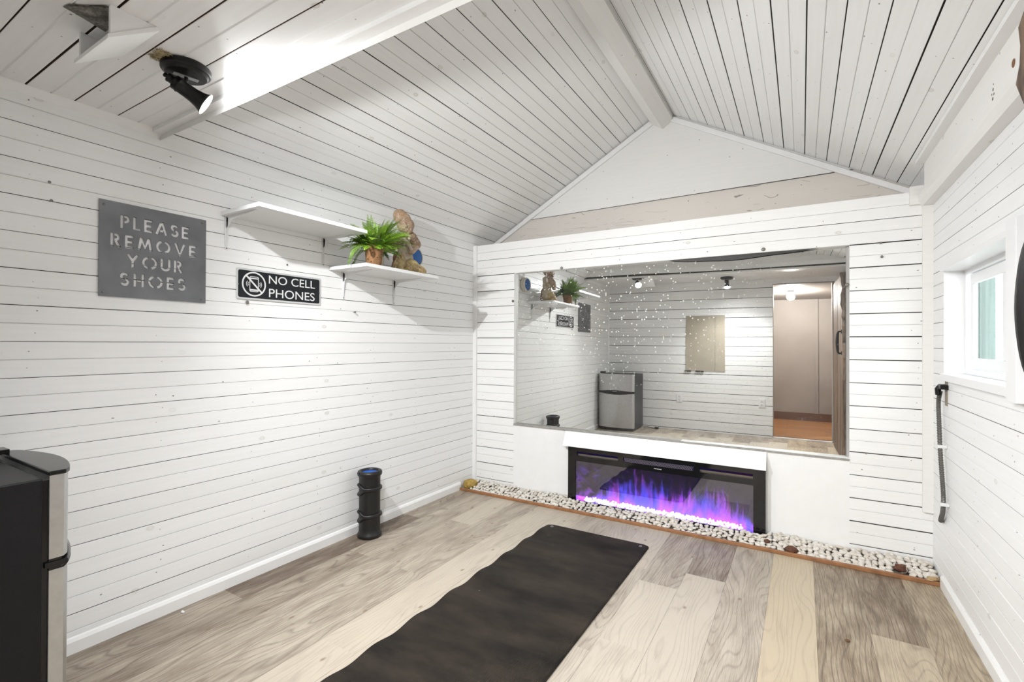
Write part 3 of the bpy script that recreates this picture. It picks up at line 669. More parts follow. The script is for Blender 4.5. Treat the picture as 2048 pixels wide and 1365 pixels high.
# flame screen
def flame_mat():
    m = bpy.data.materials.new('flame_screen'); m.use_nodes = True; nt = m.node_tree; nt.nodes.clear()
    out = N(nt, 'ShaderNodeOutputMaterial'); em = N(nt, 'ShaderNodeEmission'); tc = N(nt, 'ShaderNodeTexCoord'); sp = N(nt, 'ShaderNodeSeparateXYZ')
    nt.links.new(tc.outputs['Object'], sp.inputs[0]); x, z = sp.outputs[0], sp.outputs[2]
    def noise(sx, sz, det, seed, dist=0.6):
        c = N(nt, 'ShaderNodeCombineXYZ'); nt.links.new(math_n(nt, 'MULTIPLY', x, sx), c.inputs[0]); nt.links.new(math_n(nt, 'MULTIPLY', z, sz), c.inputs[1]); c.inputs[2].default_value = seed
        n = N(nt, 'ShaderNodeTexNoise'); n.inputs['Scale'].default_value = 1; n.inputs['Detail'].default_value = det; n.inputs['Distortion'].default_value = dist
        nt.links.new(c.outputs[0], n.inputs['Vector']); return n.outputs[0]
    tong = noise(30, 5, 3, 1.3); wisp = noise(9, 11, 4, 4.4, 1.5); big = noise(4, 3, 2, 7.7)
    env = math_n(nt, 'MULTIPLY', ramp(nt, x, 1.05, 1.30, 0, 1), ramp(nt, x, 2.02, 2.16, 1, 0.15))
    hgt = math_n(nt, 'MULTIPLY', math_n(nt, 'ADD', 0.055, math_n(nt, 'MULTIPLY', math_n(nt, 'SUBTRACT', tong, 0.35), 0.34)), env)
    rel = math_n(nt, 'DIVIDE', math_n(nt, 'SUBTRACT', z, 0.045), math_n(nt, 'MAXIMUM', hgt, 0.004))
    core = math_n(nt, 'POWER', ramp(nt, rel, 0.0, 1.7, 1.0, 0.0), 1.6)
    wf = math_n(nt, 'MULTIPLY', ramp(nt, wisp, 0.50, 0.72, 0, 1), math_n(nt, 'MULTIPLY', ramp(nt, z, 0.08, 0.33, 1.0, 0.0), ramp(nt, x, 1.05, 1.85, 1.0, 0.05)))
    body = math_n(nt, 'MULTIPLY', ramp(nt, z, 0.05, 0.24, 1, 0), ramp(nt, big, 0.35, 0.65, 0.3, 1))
    red = ramp(nt, noise(13, 0.8, 1, 11.0, 0.0), 0.62, 0.70, 0, 1)
    col = mix_rgb(nt, ramp(nt, noise(10, 4, 2, 21.), 0.4, 0.6), (0.12, 0.10, 1.0), (0.50, 0.10, 0.95))
    col = mix_rgb(nt, math_n(nt, 'MULTIPLY', red, 0.85), col, (1.0, 0.12, 0.35))
    st = math_n(nt, 'ADD', math_n(nt, 'MULTIPLY', core, 1.7), math_n(nt, 'ADD', math_n(nt, 'MULTIPLY', wf, 0.55), math_n(nt, 'MULTIPLY', math_n(nt, 'MULTIPLY', body, env), 0.25)))
    st = math_n(nt, 'ADD', st, 0.012)
    st = math_n(nt, 'MULTIPLY', st, 0.42)
    nt.links.new(col, em.inputs[0]); nt.links.new(st, em.inputs[1])
    df = N(nt, 'ShaderNodeBsdfDiffuse'); df.inputs[0].default_value = (0.05, 0.045, 0.055, 1); ad = N(nt, 'ShaderNodeAddShader')
    nt.links.new(em.outputs[0], ad.inputs[0]); nt.links.new(df.outputs[0], ad.inputs[1]); nt.links.new(ad.outputs[0], out.inputs[0]); return m
bm = bmesh.new(); f = bm.faces.new([bm.verts.new(p) for p in ((fx0 + .02, 0.035, fz0), (fx1 - .02, 0.035, fz0), (fx1 - .02, 0.035, fz1 - .02), (fx0 + .02, 0.035, fz1 - .02))])
place(link('flame_screen', bm, flame_mat()), fp)
# glowing crystals
bm = bmesh.new(); rr = random.Random(5)
for k in range(700):
    x = 1.03 + 1.07 * rr.random(); s_ = rr.uniform(0.004, 0.009)
    mt = Matrix.Translation((x, rr.uniform(-0.026, 0.028), 0.028 + rr.uniform(0, 0.026))) @ Matrix.Rotation(rr.random() * 6, 4, Vector((rr.random(), rr.random(), 1)).normalized())
    bmesh.ops.create_icosphere(bm, subdivisions=1, radius=s_, matrix=mt)
ebm = plain('lit_crystal', (0.8, 0.8, 0.9), 0.2, emit=(0.86, 0.78, 1.0), estr=0.6)
o = link('ember_bed', bm, ebm); place(o, fp); o['kind'] = 'stuff'; o['label'] = 'white glowing crystals'
# hood board that leans out over the fireplace
bm = bmesh.new()
prism(bm, [(0.872, -0.003, 0.549), (0.872, -0.062, 0.437), (0.872, -0.050, 0.437), (0.872, -0.003, 0.53)], (1.366, 0, 0))
hb = link('hood_board', bm, M['white']); set_uv_auto(hb); tag(hb, 'white sloping board fixed over the top edge of the black fireplace', 'board')

# ================================================================== PEBBLES
rp = random.Random(11)
def pebble_mesh(i):
    bm = bmesh.new(); r_ = random.Random(100 + i); bmesh.ops.create_icosphere(bm, subdivisions=2, radius=1.0)
    sx, sy, sz = r_.uniform(.85, 1.2), r_.uniform(.7, .95), r_.uniform(.45, .62); ph_ = [r_.uniform(0, 6) for _ in range(6)]
    for v in bm.verts:
        c_ = v.co; k = 1 + 0.10 * math.sin(2.1 * c_.x + ph_[0]) + 0.08 * math.sin(2.6 * c_.y + ph_[1]) + 0.06 * math.sin(4 * c_.x + 3 * c_.y + ph_[2])
        v.co = Vector((c_.x * sx * k, c_.y * sy * k, c_.z * sz * k))
    me = bpy.data.meshes.new('pebble'); bm.to_mesh(me); bm.free()
    for p in me.polygons: p.use_smooth = True
    me.materials.append(M['pebble']); return me
def pebble_mat():
    m, nt, b = newmat('chalky_white_pebble'); oi = N(nt, 'ShaderNodeObjectInfo'); tc = N(nt, 'ShaderNodeTexCoord')
    no = N(nt, 'ShaderNodeTexNoise'); no.inputs['Scale'].default_value = 3.0; no.inputs['Detail'].default_value = 5; nt.links.new(tc.outputs['Object'], no.inputs['Vector'])
    n2 = N(nt, 'ShaderNodeTexNoise'); n2.inputs['Scale'].default_value = 38.0; n2.inputs['Detail'].default_value = 1
    ge = N(nt, 'ShaderNodeNewGeometry'); nt.links.new(ge.outputs['Position'], n2.inputs['Vector'])
    base = mix_rgb(nt, ramp(nt, n2.outputs[0], 0.35, 0.65), (0.74, 0.71, 0.66), (0.60, 0.54, 0.46))
    base = mix_rgb(nt, ramp(nt, no.outputs[0], 0.5, 0.75, 0, 0.25), base, (0.40, 0.34, 0.27))
    nt.links.new(base, b.inputs['Base Color']); b.inputs['Roughness'].default_value = 0.75; bump(nt, b, no.outputs[0], 0.002, 0.3); return m
M['pebble'] = pebble_mat()
pm = [pebble_mesh(i) for i in range(8)]
def face_y(x): return -0.062 if 0.90 < x < 2.245 else -0.012
def heap(x, y):
    t = (y + 0.196) / (face_y(x) + 0.196)
    return 0.004 + 0.030 * max(0, min(1, t)) + 0.005 * math.sin(x * 9.0)
cand = []
step = 0.0300
nx = int(3.0 / step)
for i in range(nx):
    x = 0.045 + i * step * 0.997
    y = -0.180
    while y < face_y(x) - 0.004:
        r_ = rp.uniform(0.0135, 0.0205) * (1.10 if x > 2.3 else 1.0)
        xx = min(3.005, max(0.05, x + rp.uniform(-.006, .006))); yy = min(face_y(xx) - 0.008, y + rp.uniform(-.005, .005))
        cand.append((xx, max(-0.182, yy), heap(xx, yy) + rp.uniform(0.004, 0.012), r_, rp.uniform(0, 6.28), rp.uniform(-.35, .35), rp.uniform(-.35, .35), rp.randrange(8)))
        y += 0.0265
# a few lying loose on top
for k in range(70):
    xx = rp.uniform(.06, 3.0); yy = rp.uniform(-0.165, face_y(xx) - 0.012)
    cand.append((xx, yy, heap(xx, yy) + rp.uniform(0.016, 0.022), rp.uniform(.012, .018), rp.uniform(0, 6.28), rp.uniform(-.4, .4), rp.uniform(-.4, .4), rp.randrange(8)))
cand = [c_ for c_ in cand if math.hypot((c_[0] - 0.062) / .060, (c_[1] + .145) / .048) > 1 and math.hypot(c_[0] - 2.865, c_[1] + .172) > .024 and math.hypot((c_[0] - 2.375) / .036, (c_[1] + .18) / .02) > 1]
cand.sort(key=lambda c_: -c_[3] / (Vector(c_[:3]) - CAM).length)
near = cand[:300]; rest = cand[300:]
def pmat(c_):
    return Matrix.Translation(c_[:3]) @ Matrix.Rotation(c_[4], 4, 'Z') @ Matrix.Rotation(c_[5], 4, 'X') @ Matrix.Rotation(c_[6], 4, 'Y') @ Matrix.Diagonal((c_[3], c_[3], c_[3], 1))
for c_ in near:
    o = bpy.data.objects.new('white_pebble', pm[c_[7]]); COL.objects.link(o); o.matrix_world = pmat(c_)
    tag(o, 'rounded chalky white pebble in the bed between the wood rail and the back wall', 'pebble', 'white pebbles along the foot of the back wall')
bm = bmesh.new()
for c_ in rest:
    tmp = pm[c_[7]]; n0 = len(bm.verts); bm.from_mesh(tmp); bm.verts.ensure_lookup_table()
    bmesh.ops.transform(bm, matrix=pmat(c_), verts=bm.verts[n0:])
# fines under the pebbles, coloured dark for the shade in the gaps
for i in range(60):
    xa = 0.04 + (2.985 / 60) * i; xb = xa + 2.985 / 60
    fy = min(face_y(xa), face_y(xb))
    bm.faces.new([bm.verts.new(p) for p in ((xa, -0.195, 0.002), (xb, -0.195, 0.002), (xb, fy, 0.022), (xa, fy, 0.022))]).material_index = 1
o = link('pebble_bed', bm, [M['pebble'], plain('shaded_grit', (0.16, 0.14, 0.12), .95)], smooth=True); tag(o, 'rest of the white pebbles filling the strip along the back wall', 'pebbles', kind='stuff')
# brown stones, yellow stone, splinter
def rock(name, loc, sc, mat, seed, rough=0.25, label='', cat='stone', rot=0):
    bm = bmesh.new(); r_ = random.Random(seed); bmesh.ops.create_icosphere(bm, subdivisions=3, radius=1.0)
    ph_ = [r_.uniform(0, 6) for _ in range(9)]
    for v in bm.verts:
        c_ = v.co; k = 1 + rough * (math.sin(2.2 * c_.x + ph_[0]) * .5 + math.sin(3.1 * c_.y + ph_[1]) * .5 + .4 * math.sin(5 * c_.z + 4 * c_.x + ph_[2]) + .3 * math.sin(9 * c_.y + 7 * c_.x + ph_[3]))
        v.co = Vector((c_.x * sc[0], c_.y * sc[1], c_.z * sc[2])) * k
    o = link(name, bm, mat, smooth=True, loc=loc); o.rotation_euler = (0, 0, rot); return tag(o, label, cat)
M['rust'] = plain('rust_brown_stone', (0.16, 0.065, 0.035), 0.8, noise=0.6, nscale=90, bumpd=0.003)
rock('brown_stone', (2.375, -0.180, 0.030), (0.036, 0.018, 0.020), M['rust'], 1, .15, 'flat dark brown stone against the wood rail, right of the fireplace')
rock('brown_bark_chip', (2.865, -0.172, 0.040), (0.026, 0.020, 0.022), M['rust'], 2, .35, 'crumbly rust brown lump among the pebbles near the right wall', 'bark chip')
rock('brown_stone', (2.250, -0.150, 0.042), (0.017, 0.012, 0.010), M['rust'], 3, .2, 'small brown stone among the pebbles at the right end of the fireplace')
M['mustard'] = plain('mustard_stone', (0.50, 0.33, 0.075), 0.6, noise=0.5, nscale=50, bumpd=0.002)
rock('yellow_stone', (0.066, -0.135, 0.038), (0.066, 0.036, 0.040), M['mustard'], 8, .16, 'mustard yellow lump of stone in the left corner behind the wood rail', rot=0.5)
M['splinter'] = plain('raw_wood', (0.55, 0.38, 0.2), 0.8, noise=0.4, nscale=80)
rock('wood_splinter', (3.000, -0.200, 0.030), (0.030, 0.016, 0.008), M['splinter'], 9, .4, 'splintered raw wood end of the rail beside the right wall', 'wood chip', rot=.4)
M['leafb'] = plain('dry_leaf', (0.13, 0.065, 0.03), 0.8)
rock('leaf_crumb', (2.585, -0.995, 0.004), (0.010, 0.006, 0.004), M['leafb'], 21, .3, 'dark brown crumb on the plank floor right of the mat', 'crumb', rot=.3)
rock('paint_crumb', (0.055, -2.30, 0.004), (0.009, 0.007, 0.004), M['white'], 22, .3, 'small white crumb on the floor beside the left baseboard', 'crumb')

# ================================================================== YOGA MAT
def mat_material():
    m, nt, b = newmat('dusty_black_rubber'); tc = N(nt, 'ShaderNodeTexCoord')
    mp = N(nt, 'ShaderNodeMapping'); mp.inputs['Scale'].default_value = (1.2, 3.2, 1); nt.links.new(tc.outputs['Object'], mp.inputs[0])
    no = N(nt, 'ShaderNodeTexNoise'); no.inputs['Scale'].default_value = 2.2; no.inputs['Detail'].default_value = 6; no.inputs['Roughness'].default_value = 0.6; nt.links.new(mp.outputs[0], no.inputs['Vector'])
    vo = N(nt, 'ShaderNodeTexVoronoi'); vo.inputs['Scale'].default_value = 11; nt.links.new(tc.outputs['Object'], vo.inputs['Vector'])
    sc = N(nt, 'ShaderNodeSeparateColor'); nt.links.new(vo.outputs['Color'], sc.inputs[0])
    nz = N(nt, 'ShaderNodeTexNoise'); nz.inputs['Scale'].default_value = 90; nt.links.new(tc.outputs['Object'], nz.inputs['Vector'])
    sp = math_n(nt, 'LESS_THAN', math_n(nt, 'ADD', vo.outputs['Distance'], math_n(nt, 'MULTIPLY', nz.outputs[0], 0.16)), 0.115)
    sp = math_n(nt, 'MULTIPLY', sp, math_n(nt, 'GREATER_THAN', sc.outputs[0], 0.80))
    base = mix_rgb(nt, ramp(nt, no.outputs[0], 0.35, 0.68), (0.010, 0.0075, 0.006), (0.040, 0.030, 0.022))
    base = mix_rgb(nt, math_n(nt, 'MULTIPLY', sp, 0.6), base, (0.32, 0.26, 0.2))
    nt.links.new(base, b.inputs['Base Color']); b.inputs['Roughness'].default_value = 0.65; b.inputs['Specular IOR Level'].default_value = 0.2
    wv = N(nt, 'ShaderNodeTexWave'); wv.inputs['Scale'].default_value = 75; wv.bands_direction = 'X'; nt.links.new(tc.outputs['Object'], wv.inputs['Vector'])
    bump(nt, b, wv.outputs[0], 0.0015, 0.7); return m
bm = bmesh.new(); NXm, NYm = 44, 150; mx0, mx1, my0, my1 = 0.978, 1.652, -0.500, -2.34; cr = 0.035
def matz(x, y):
    t = (x - mx0) / (mx1 - mx0); s_ = (my0 - y)
    k = math.exp(-t * 2.6) * min(1, s_ / .2)
    return 0.006 + k * 0.0062 * (1 - math.cos(2 * PI * s_ / 0.235 + 0.3 * math.sin(3 * s_))) + 0.0005 * (1 - math.cos(2 * PI * s_ / 0.3 + 2 * t))
top = []
for j in range(NYm + 1):
    y = my0 + (my1 - my0) * j / NYm; row = []
    d_ = min(abs(y - my0), abs(y - my1)); ins = cr - math.sqrt(max(0, cr * cr - (cr - d_) ** 2)) if d_ < cr else 0
    a0 = mx0 + ins + 0.000 * math.sin(y * 9); a1 = mx1 - ins - 0.010 * abs(y - my0) / 1.8
    for i in range(NXm + 1):
        x = a0 + (a1 - a0) * i / NXm; row.append((x, y, matz(x, y)))
    top.append(row)
vt = [[bm.verts.new(p) for p in r_] for r_ in top]; vb = [[bm.verts.new((p[0], p[1], p[2] - 0.005)) for p in r_] for r_ in top]
for j in range(NYm):
    for i in range(NXm):
        bm.faces.new((vt[j][i], vt[j + 1][i], vt[j + 1][i + 1], vt[j][i + 1])); bm.faces.new((vb[j][i], vb[j][i + 1], vb[j + 1][i + 1], vb[j + 1][i]))
for j in range(NYm):
    bm.faces.new((vt[j][0], vb[j][0], vb[j + 1][0], vt[j + 1][0])); bm.faces.new((vt[j][NXm], vt[j + 1][NXm], vb[j + 1][NXm], vb[j][NXm]))
for i in range(NXm):
    bm.faces.new((vt[0][i], vt[0][i + 1], vb[0][i + 1], vb[0][i])); bm.faces.new((vt[NYm][i], vb[NYm][i], vb[NYm][i + 1], vt[NYm][i + 1]))
matroot = empty('yoga_mat', (1.315, -1.4, 0), 'dusty black rubber yoga mat with a rippled left edge, lying on the plank floor', 'mat')
place(link('mat_sheet', bm, mat_material(), smooth=True), matroot)
for x in (1.020, 1.605):
    bm = bmesh.new(); z = matz(x, -0.535) + 0.0005
    tube(bm, [(x + 0.009 * math.cos(t), -0.537 + 0.009 * math.sin(t), z) for t in [2 * PI * k / 20 for k in range(20)]], 0.0022, 6, closed=True)
    place(link('eyelet', bm, M['chrome'], smooth=True), matroot)

# ================================================================== FOAM ROLLER
fr = empty('foam_roller', (0.107, -1.262, 0), 'upright black foam roller with raised bands and a blue core by the left wall', 'foam roller')
M['foam'] = plain('black_foam', (0.007, 0.0065, 0.007), 0.42, noise=0.3, nscale=60)
bm = bmesh.new(); lathe(bm, [(0.052, 0.0), (0.070, 0.001), (0.075, 0.010), (0.073, 0.024), (0.066, 0.032), (0.0645, 0.06), (0.0645, 0.36), (0.066, 0.378), (0.074, 0.386), (0.076, 0.398), (0.072, 0.410), (0.060, 0.414), (0.053, 0.410), (0.051, 0.398), (0.051, 0.38)], 48, cap=False)
link('roller_body', bm, M['foam'], fr, smooth=True)
bm = bmesh.new(); lathe(bm, [(0.0, 0.394), (0.049, 0.394), (0.0515, 0.400), (0.0515, 0.39)], 40, cap=False)
link('core', bm, plain('blue_foam_core', (0.02, 0.10, 0.42), 0.5), fr, smooth=True).__setitem__('label', 'blue foam core')
for z0 in (0.300, 0.135):
    bm = bmesh.new()
    for sg in (1, -1):
        pts = []
        for k in range(64):
            t = 2 * PI * k / 64
            # the two cords part on the left side and run together elsewhere
            sp_ = 0.026 * math.exp(-((math.cos((t - 4.0) / 2) ** 2 - 1) / 0.16) ** 2)
            pts.append((0.0665 * math.cos(t), 0.0665 * math.sin(t), z0 + sg * (0.003 + sp_) + 0.006 * math.cos(t)))
        tube(bm, pts, 0.0098, 10, closed=True)
    link('raised_band', bm, M['foam'], fr, smooth=True)

# ================================================================== FRIDGE
fx, fw, fy0 = 0.037, 0.486, -2.834
fg = empty('mini_fridge', (fx, fy0, 0), 'black two-door mini fridge with brushed steel doors standing in the near left corner', 'fridge')
def door_prof(x0, x1, yb, yf_, bulge, n=24):
    pts = [(x0, yb), (x1, yb)]
    for i in range(n + 1):
        t = 1 - 2 * i / n; x = x0 + (x1 - x0) * (t + 1) / 2
        e = min(1.0, (1 - abs(t)) * 10); pts.append((x, yf_ - 0.007 * (1 - e) ** 2 + bulge * (1 - t * t)))
    return pts
def door(bm, z0, z1, prof):
    prism(bm, [(x, y, z0) for x, y in prof], (0, 0, z1 - z0))
bm = bmesh.new(); box(bm, 0.0, fw, -0.42, -0.055, 0.02, 0.808)
o = link('cabinet', bm, M['fridge_side'], fg, bevel=0.004)
bm = bmesh.new(); box(bm, 0.01, fw - 0.008, -0.055, -0.040, 0.03, 0.80); link('door_gasket', bm, M['black_plastic'], fg)
dp = door_prof(0.0, fw, -0.040, 0.0, 0.044)
bm = bmesh.new(); door(bm, 0.566, 0.813, dp); d1 = link('upper_door', bm, M['steel'], fg)
bm = bmesh.new(); door(bm, 0.045, 0.532, dp); d2 = link('lower_door', bm, M['steel'], fg)
cap_p = door_prof(-0.003, fw + 0.003, -0.042, 0.003, 0.046)
bm = bmesh.new(); door(bm, 0.813, 0.826, cap_p); link('door_cap', bm, M['black_plastic'], d1, bevel=0.003)
# lens shaped black handle between the doors
bm = bmesh.new(); n = 28; rows = []
for i in range(n + 1):
    t = -1 + 2 * i / n; x = fw / 2 + t * (fw / 2 + 0.002); y = 0.045 * (1 - t * t) + 0.001; h = 0.008 + 0.024 * (1 - t * t)
    zc = 0.549
    rows.append([bm.verts.new(p) for p in ((x, y - 0.05 - .0 , zc - h), (x, y, zc - h), (x, y + 0.003 + 0.007 * (1 - t * t), zc - h * .35), (x, y - 0.004, zc - 0.002), (x, y - 0.004, zc + 0.002), (x, y + 0.003 + 0.007 * (1 - t * t), zc + h * .35), (x, y, zc + h), (x, y - 0.05, zc + h))])
for a, b_ in zip(rows, rows[1:]):
    for k in range(8): bm.faces.new((a[k], b_[k], b_[(k + 1) % 8], a[(k + 1) % 8]))
bm.faces.new(rows[0]); bm.faces.new(rows[-1][::-1]); bmesh.ops.recalc_face_normals(bm, faces=bm.faces)
# fill between doors
link('handle', bm, M['black_plastic'], fg)
bm = bmesh.new(); door(bm, 0.532, 0.566, door_prof(0.002, fw - 0.002, -0.040, -0.004, 0.042)); link('handle_recess', bm, M['black_plastic'], fg)
bm = bmesh.new()
for k in range(6): box(bm, fw / 2 - 0.030 + k * 0.0105, fw / 2 - 0.022 + k * 0.0105, 0.058, 0.0605, 0.563, 0.569)
link('badge', bm, M['chrome'], fg)
bm = bmesh.new(); box(bm, 0.004, 0.070, -0.085, -0.030, 0.826, 0.842); box(bm, 0.004, 0.030, -0.12, -0.085, 0.808, 0.838); link('hinge_cover', bm, M['black_plastic'], fg, bevel=0.002)
bm = bmesh.new(); box(bm, 0.02, fw - 0.02, -0.41, -0.03, 0.0, 0.02); box(bm, 0.005, fw - 0.005, -0.05, 0.01, 0.018, 0.044); link('plinth', bm, M['black_plastic'], fg)
bm = bmesh.new()
for x in (0.34, 0.42): lathe(bm, [(0.0, 0), (0.008, 0.0), (0.008, 0.0015), (0, 0.0018)], 16, (x + 0.03, -0.15 + (0.34 - x) * 0.0, 0.8082))
link('screw_plug', bm, M['black_plastic'], fg)
# power cord and adaptor on the floor behind
pc = empty('power_cord', (0.70, -3.22, 0), 'black power cord with a plug adaptor on the floor right of the mini fridge', 'cord')
bm = bmesh.new(); tube(bm, catmull([(0.53, -3.26, 0.006), (0.60, -3.24, 0.016), (0.66, -3.20, 0.010), (0.72, -3.21, 0.008)], 8), 0.004, 8); place(link('cable', bm, M['black_plastic'], smooth=True), pc)
bm = bmesh.new(); box(bm, 0.70, 0.75, -3.235, -3.19, 0.001, 0.03); place(link('plug', bm, M['black_plastic'], bevel=0.004), pc)

# ================================================================== SHELVES
def shelf(y0, y1, ztop, ybr, name_label):
    root = empty('wall_shelf', (0, (y0 + y1) / 2, ztop), name_label, 'shelf', 'white bracketed wall shelves')
    bm = bmesh.new(); box(bm, 0.001, 0.318, y0, y1, ztop - 0.020, ztop); place(link('shelf_board', bm, M['melamine'], bevel=0.0015), root)
    for yb_ in ybr:
        bm = bmesh.new(); zt = ztop - 0.020
        # wall leg, tapering downwards
        prism(bm, [(0.001, yb_ - 0.012, zt), (0.001, yb_ + 0.012, zt), (0.001, yb_ + 0.006, zt - 0.165), (0.001, yb_ - 0.006, zt - 0.165)], (0.003, 0, 0))
        prism(bm, [(0.003, yb_ - 0.0015, zt), (0.018, yb_ - 0.0015, zt - 0.012), (0.010, yb_ - .0015, zt - 0.10), (0.003, yb_ - 0.0015, zt - 0.16)], (0, 0.003, 0))
        # arm under the board
        prism(bm, [(0.001, yb_ - 0.010, zt - 0.003), (0.001, yb_ + 0.010, zt - 0.003), (0.255, yb_ + 0.005, zt - 0.003), (0.255, yb_ - 0.005, zt - 0.003)], (0, 0, 0.003))
        prism(bm, [(0.003, yb_ - 0.0015, zt - 0.003), (0.25, yb_ - 0.0015, zt - 0.003), (0.15, yb_ - 0.0015, zt - 0.010), (0.05, yb_ - 0.0015, zt - 0.022), (0.016, yb_ - .0015, zt - 0.05), (0.003, yb_ - .0015, zt - 0.06)], (0, 0.003, 0))
        br = link('bracket', bm, M['wmetal']); place(br, root)
        bm = bmesh.new()
        for (z, r_) in ((zt - 0.022, 0.0042), (zt - 0.157, 0.0036)): lathe(bm, [(0, 0.0), (r_, 0.0), (r_ * .8, 0.002), (0, 0.0025)], 12, (0.004, yb_ + 0.0, z), (1, 0, 0))
        sc_ = link('screw', bm, M['grey_metal']); place(sc_, root); 
    return root
shelf(-2.118, -1.482, 1.850, (-2.092, -1.533), 'white shelf mounted higher on the left wall, bare, nearer the metal signs')
shelf(-1.490, -0.857, 1.665, (-1.388, -0.958), 'white shelf mounted lower on the left wall, carrying the fern and the carved figurine')

# ================================================================== FERN
fern = empty('potted_fern', (0.235, -1.357, 1.6652), 'bushy green fern in a terracotta pot at the left end of the lower shelf', 'plant')
M['terra'] = plain('weathered_terracotta', (0.33, 0.165, 0.07), 0.8, noise=0.55, nscale=45, bumpd=0.002)
bm = bmesh.new(); lathe(bm, [(0, 0), (0.041, 0), (0.044, 0.003), (0.0515, 0.088), (0.0525, 0.090), (0.0565, 0.092), (0.0585, 0.118), (0.0560, 0.120), (0.052, 0.118), (0.050, 0.105)], 44, cap=False)
link('pot', bm, M['terra'], fern, smooth=True)
bm = bmesh.new(); lathe(bm, [(0, 0.106), (0.025, 0.108), (0.0515, 0.104)], 30, cap=False); link('soil', bm, plain('dark_soil', (0.03, 0.02, 0.012), 0.95), fern)
bm = bmesh.new()
for (a, z) in ((-0.9, .075), (-0.35, 0.05), (-1.5, .04), (-2.0, .07), (0.2, .07), (-1.1, .025)):
    r_ = 0.044 + z * 0.085 + 0.0005; lathe(bm, [(0, 0.0), (0.0035, 0.0), (0.003, 0.0012), (0, 0.0014)], 8, (r_ * math.cos(a), r_ * math.sin(a), z), (math.cos(a), math.sin(a), 0))
link('pot_hole', bm, plain('dark_pit', (0.03, 0.015, 0.008), 0.9), fern)
def leaf_mat(name, c1, c2):
    m, nt, b = newmat(name); uv = N(nt, 'ShaderNodeUVMap'); sp = N(nt, 'ShaderNodeSeparateXYZ'); nt.links.new(uv.outputs[0], sp.inputs[0])
    nt.links.new(mix_rgb(nt, sp.outputs[0], c1, c2), b.inputs['Base Color']); b.inputs['Roughness'].default_value = 0.45
    b.inputs['Subsurface Weight'].default_value = 0.0
    return m
M['fern'] = leaf_mat('fern_green', (0.035, 0.105, 0.010), (0.27, 0.46, 0.03))
bm = bmesh.new(); uvl = bm.loops.layers.uv.verify(); rf = random.Random(4)
def frond(az, elev, length, droop, tone, width=0.030):
    base = Vector((0.014 * math.cos(az), 0.014 * math.sin(az), 0.105)); d = Vector((math.cos(az) * math.cos(elev), math.sin(az) * math.cos(elev), math.sin(elev)))
    n = 32; pts = [base]; p = base.copy(); v = d.copy()
    for i in range(n):
        v = (v + Vector((0, 0, -droop / n)) ).normalized(); p = p + v * (length / n)
        if p.z < 0.012 and math.hypot(p.x, p.y) < 0.5:
            if -0.13 < p.y: p.z = 0.012
        q = p + fern.location
        if q.x < 0.008: p.x = 0.008 - fern.location.x
        if q.z > 1.80 and q.z < 1.855 and q.y < -1.475 and q.x < 0.325: p.z = 1.80 - 1.6652 if q.z < 1.83 else 1.858 - 1.6652
        pts.append(p.copy())
    side0 = Vector((-math.sin(az), math.cos(az), 0)); roll = rf.uniform(-.5, .5)
    def quad(ps, t):
        f = bm.faces.new([bm.verts.new(x) for x in ps])
        for l in f.loops: l[uvl].uv = (t, 0)
    for i in range(1, n):
        t = i / n; dirv = (pts[i + 1] - pts[i - 1]).normalized(); up = side0.cross(dirv).normalized()
        side = (side0 * math.cos(roll) + up * math.sin(roll)).normalized(); nn = side.cross(dirv).normalized()
        quad((pts[i - 1] + side * .0011, pts[i - 1] - side * .0011, pts[i] - side * .0008, pts[i] + side * .0008), tone * .3)
        if t < 0.10: continue
        w = width * (math.sin(PI * (0.12 + 0.88 * t) ** 0.75) ** 0.8 + 0.05)
        for sg in (1, -1):
            b0 = pts[i]; L_ = w * rf.uniform(.85, 1.1); fwd = dirv * (0.28 + 0.4 * t)
            tip = b0 + (side * sg + fwd).normalized() * L_ - nn * L_ * 0.18 * rf.random() - Vector((0, 0, .12 * L_))
            ax = tip - b0; perp = ax.cross(nn).normalized(); hw = min(0.0024, L_ * .16) 
            m1 = b0 + ax * .3; m2 = b0 + ax * .65; tn_ = max(0, min(1, tone + rf.uniform(-.18, .22)))
            quad((b0, m1 + perp * hw + nn * .001, m2 + perp * hw * .8 + nn * .001, tip), tn_)
            quad((b0, tip, m2 - perp * hw * .8 + nn * .001, m1 - perp * hw + nn * .001), tn_)
for k in range(120):
    az = rf.uniform(0, 2 * PI); el = rf.uniform(0.25, 1.45); ln = rf.uniform(0.12, 0.215)
    if math.cos(az - PI) > 0.55: ln *= .75; el = max(el, .8)
    frond(az, el, ln, rf.uniform(.4, 1.5), min(1, max(0.05, rf.gauss(.42 + .3 * (el - .6), .22))))
for az, el, ln, dr, tn_ in ((-1.75, .35, .23, 2.4, .35), (-1.95, .25, .20, 3.0, .2), (-1.5, .5, .22, 2.0, .5), (1.0, .9, .24, .9, .8), (1.3, .75, .25, .8, .9), (0.8, 1.1, .24, .6, .7), (1.15, 1.0, .25, .5, .85), (1.5, .5, .22, 1.2, .4), (-2.2, .3, .2, 3.2, .15), (.5, .95, .23, .9, .9), (.35, 1.1, .22, .8, .8), (.7, .7, .22, 1.1, .6), (0.1, 1.2, .2, .8, .9), (-.8, .6, .25, 1.2, .6), (-1.0, .8, .26, .9, .7), (-.5, .9, .22, 1., .8)) + tuple((rf.uniform(.2, 1.0), rf.uniform(.7, 1.25), rf.uniform(.20, .27), rf.uniform(.5, 1.4), rf.uniform(.5, 1.0)) for _ in range(26)):
    frond(az, el, ln, dr, tn_, .034)
link('fern_leaves', bm, M['fern'], fern, smooth=False)

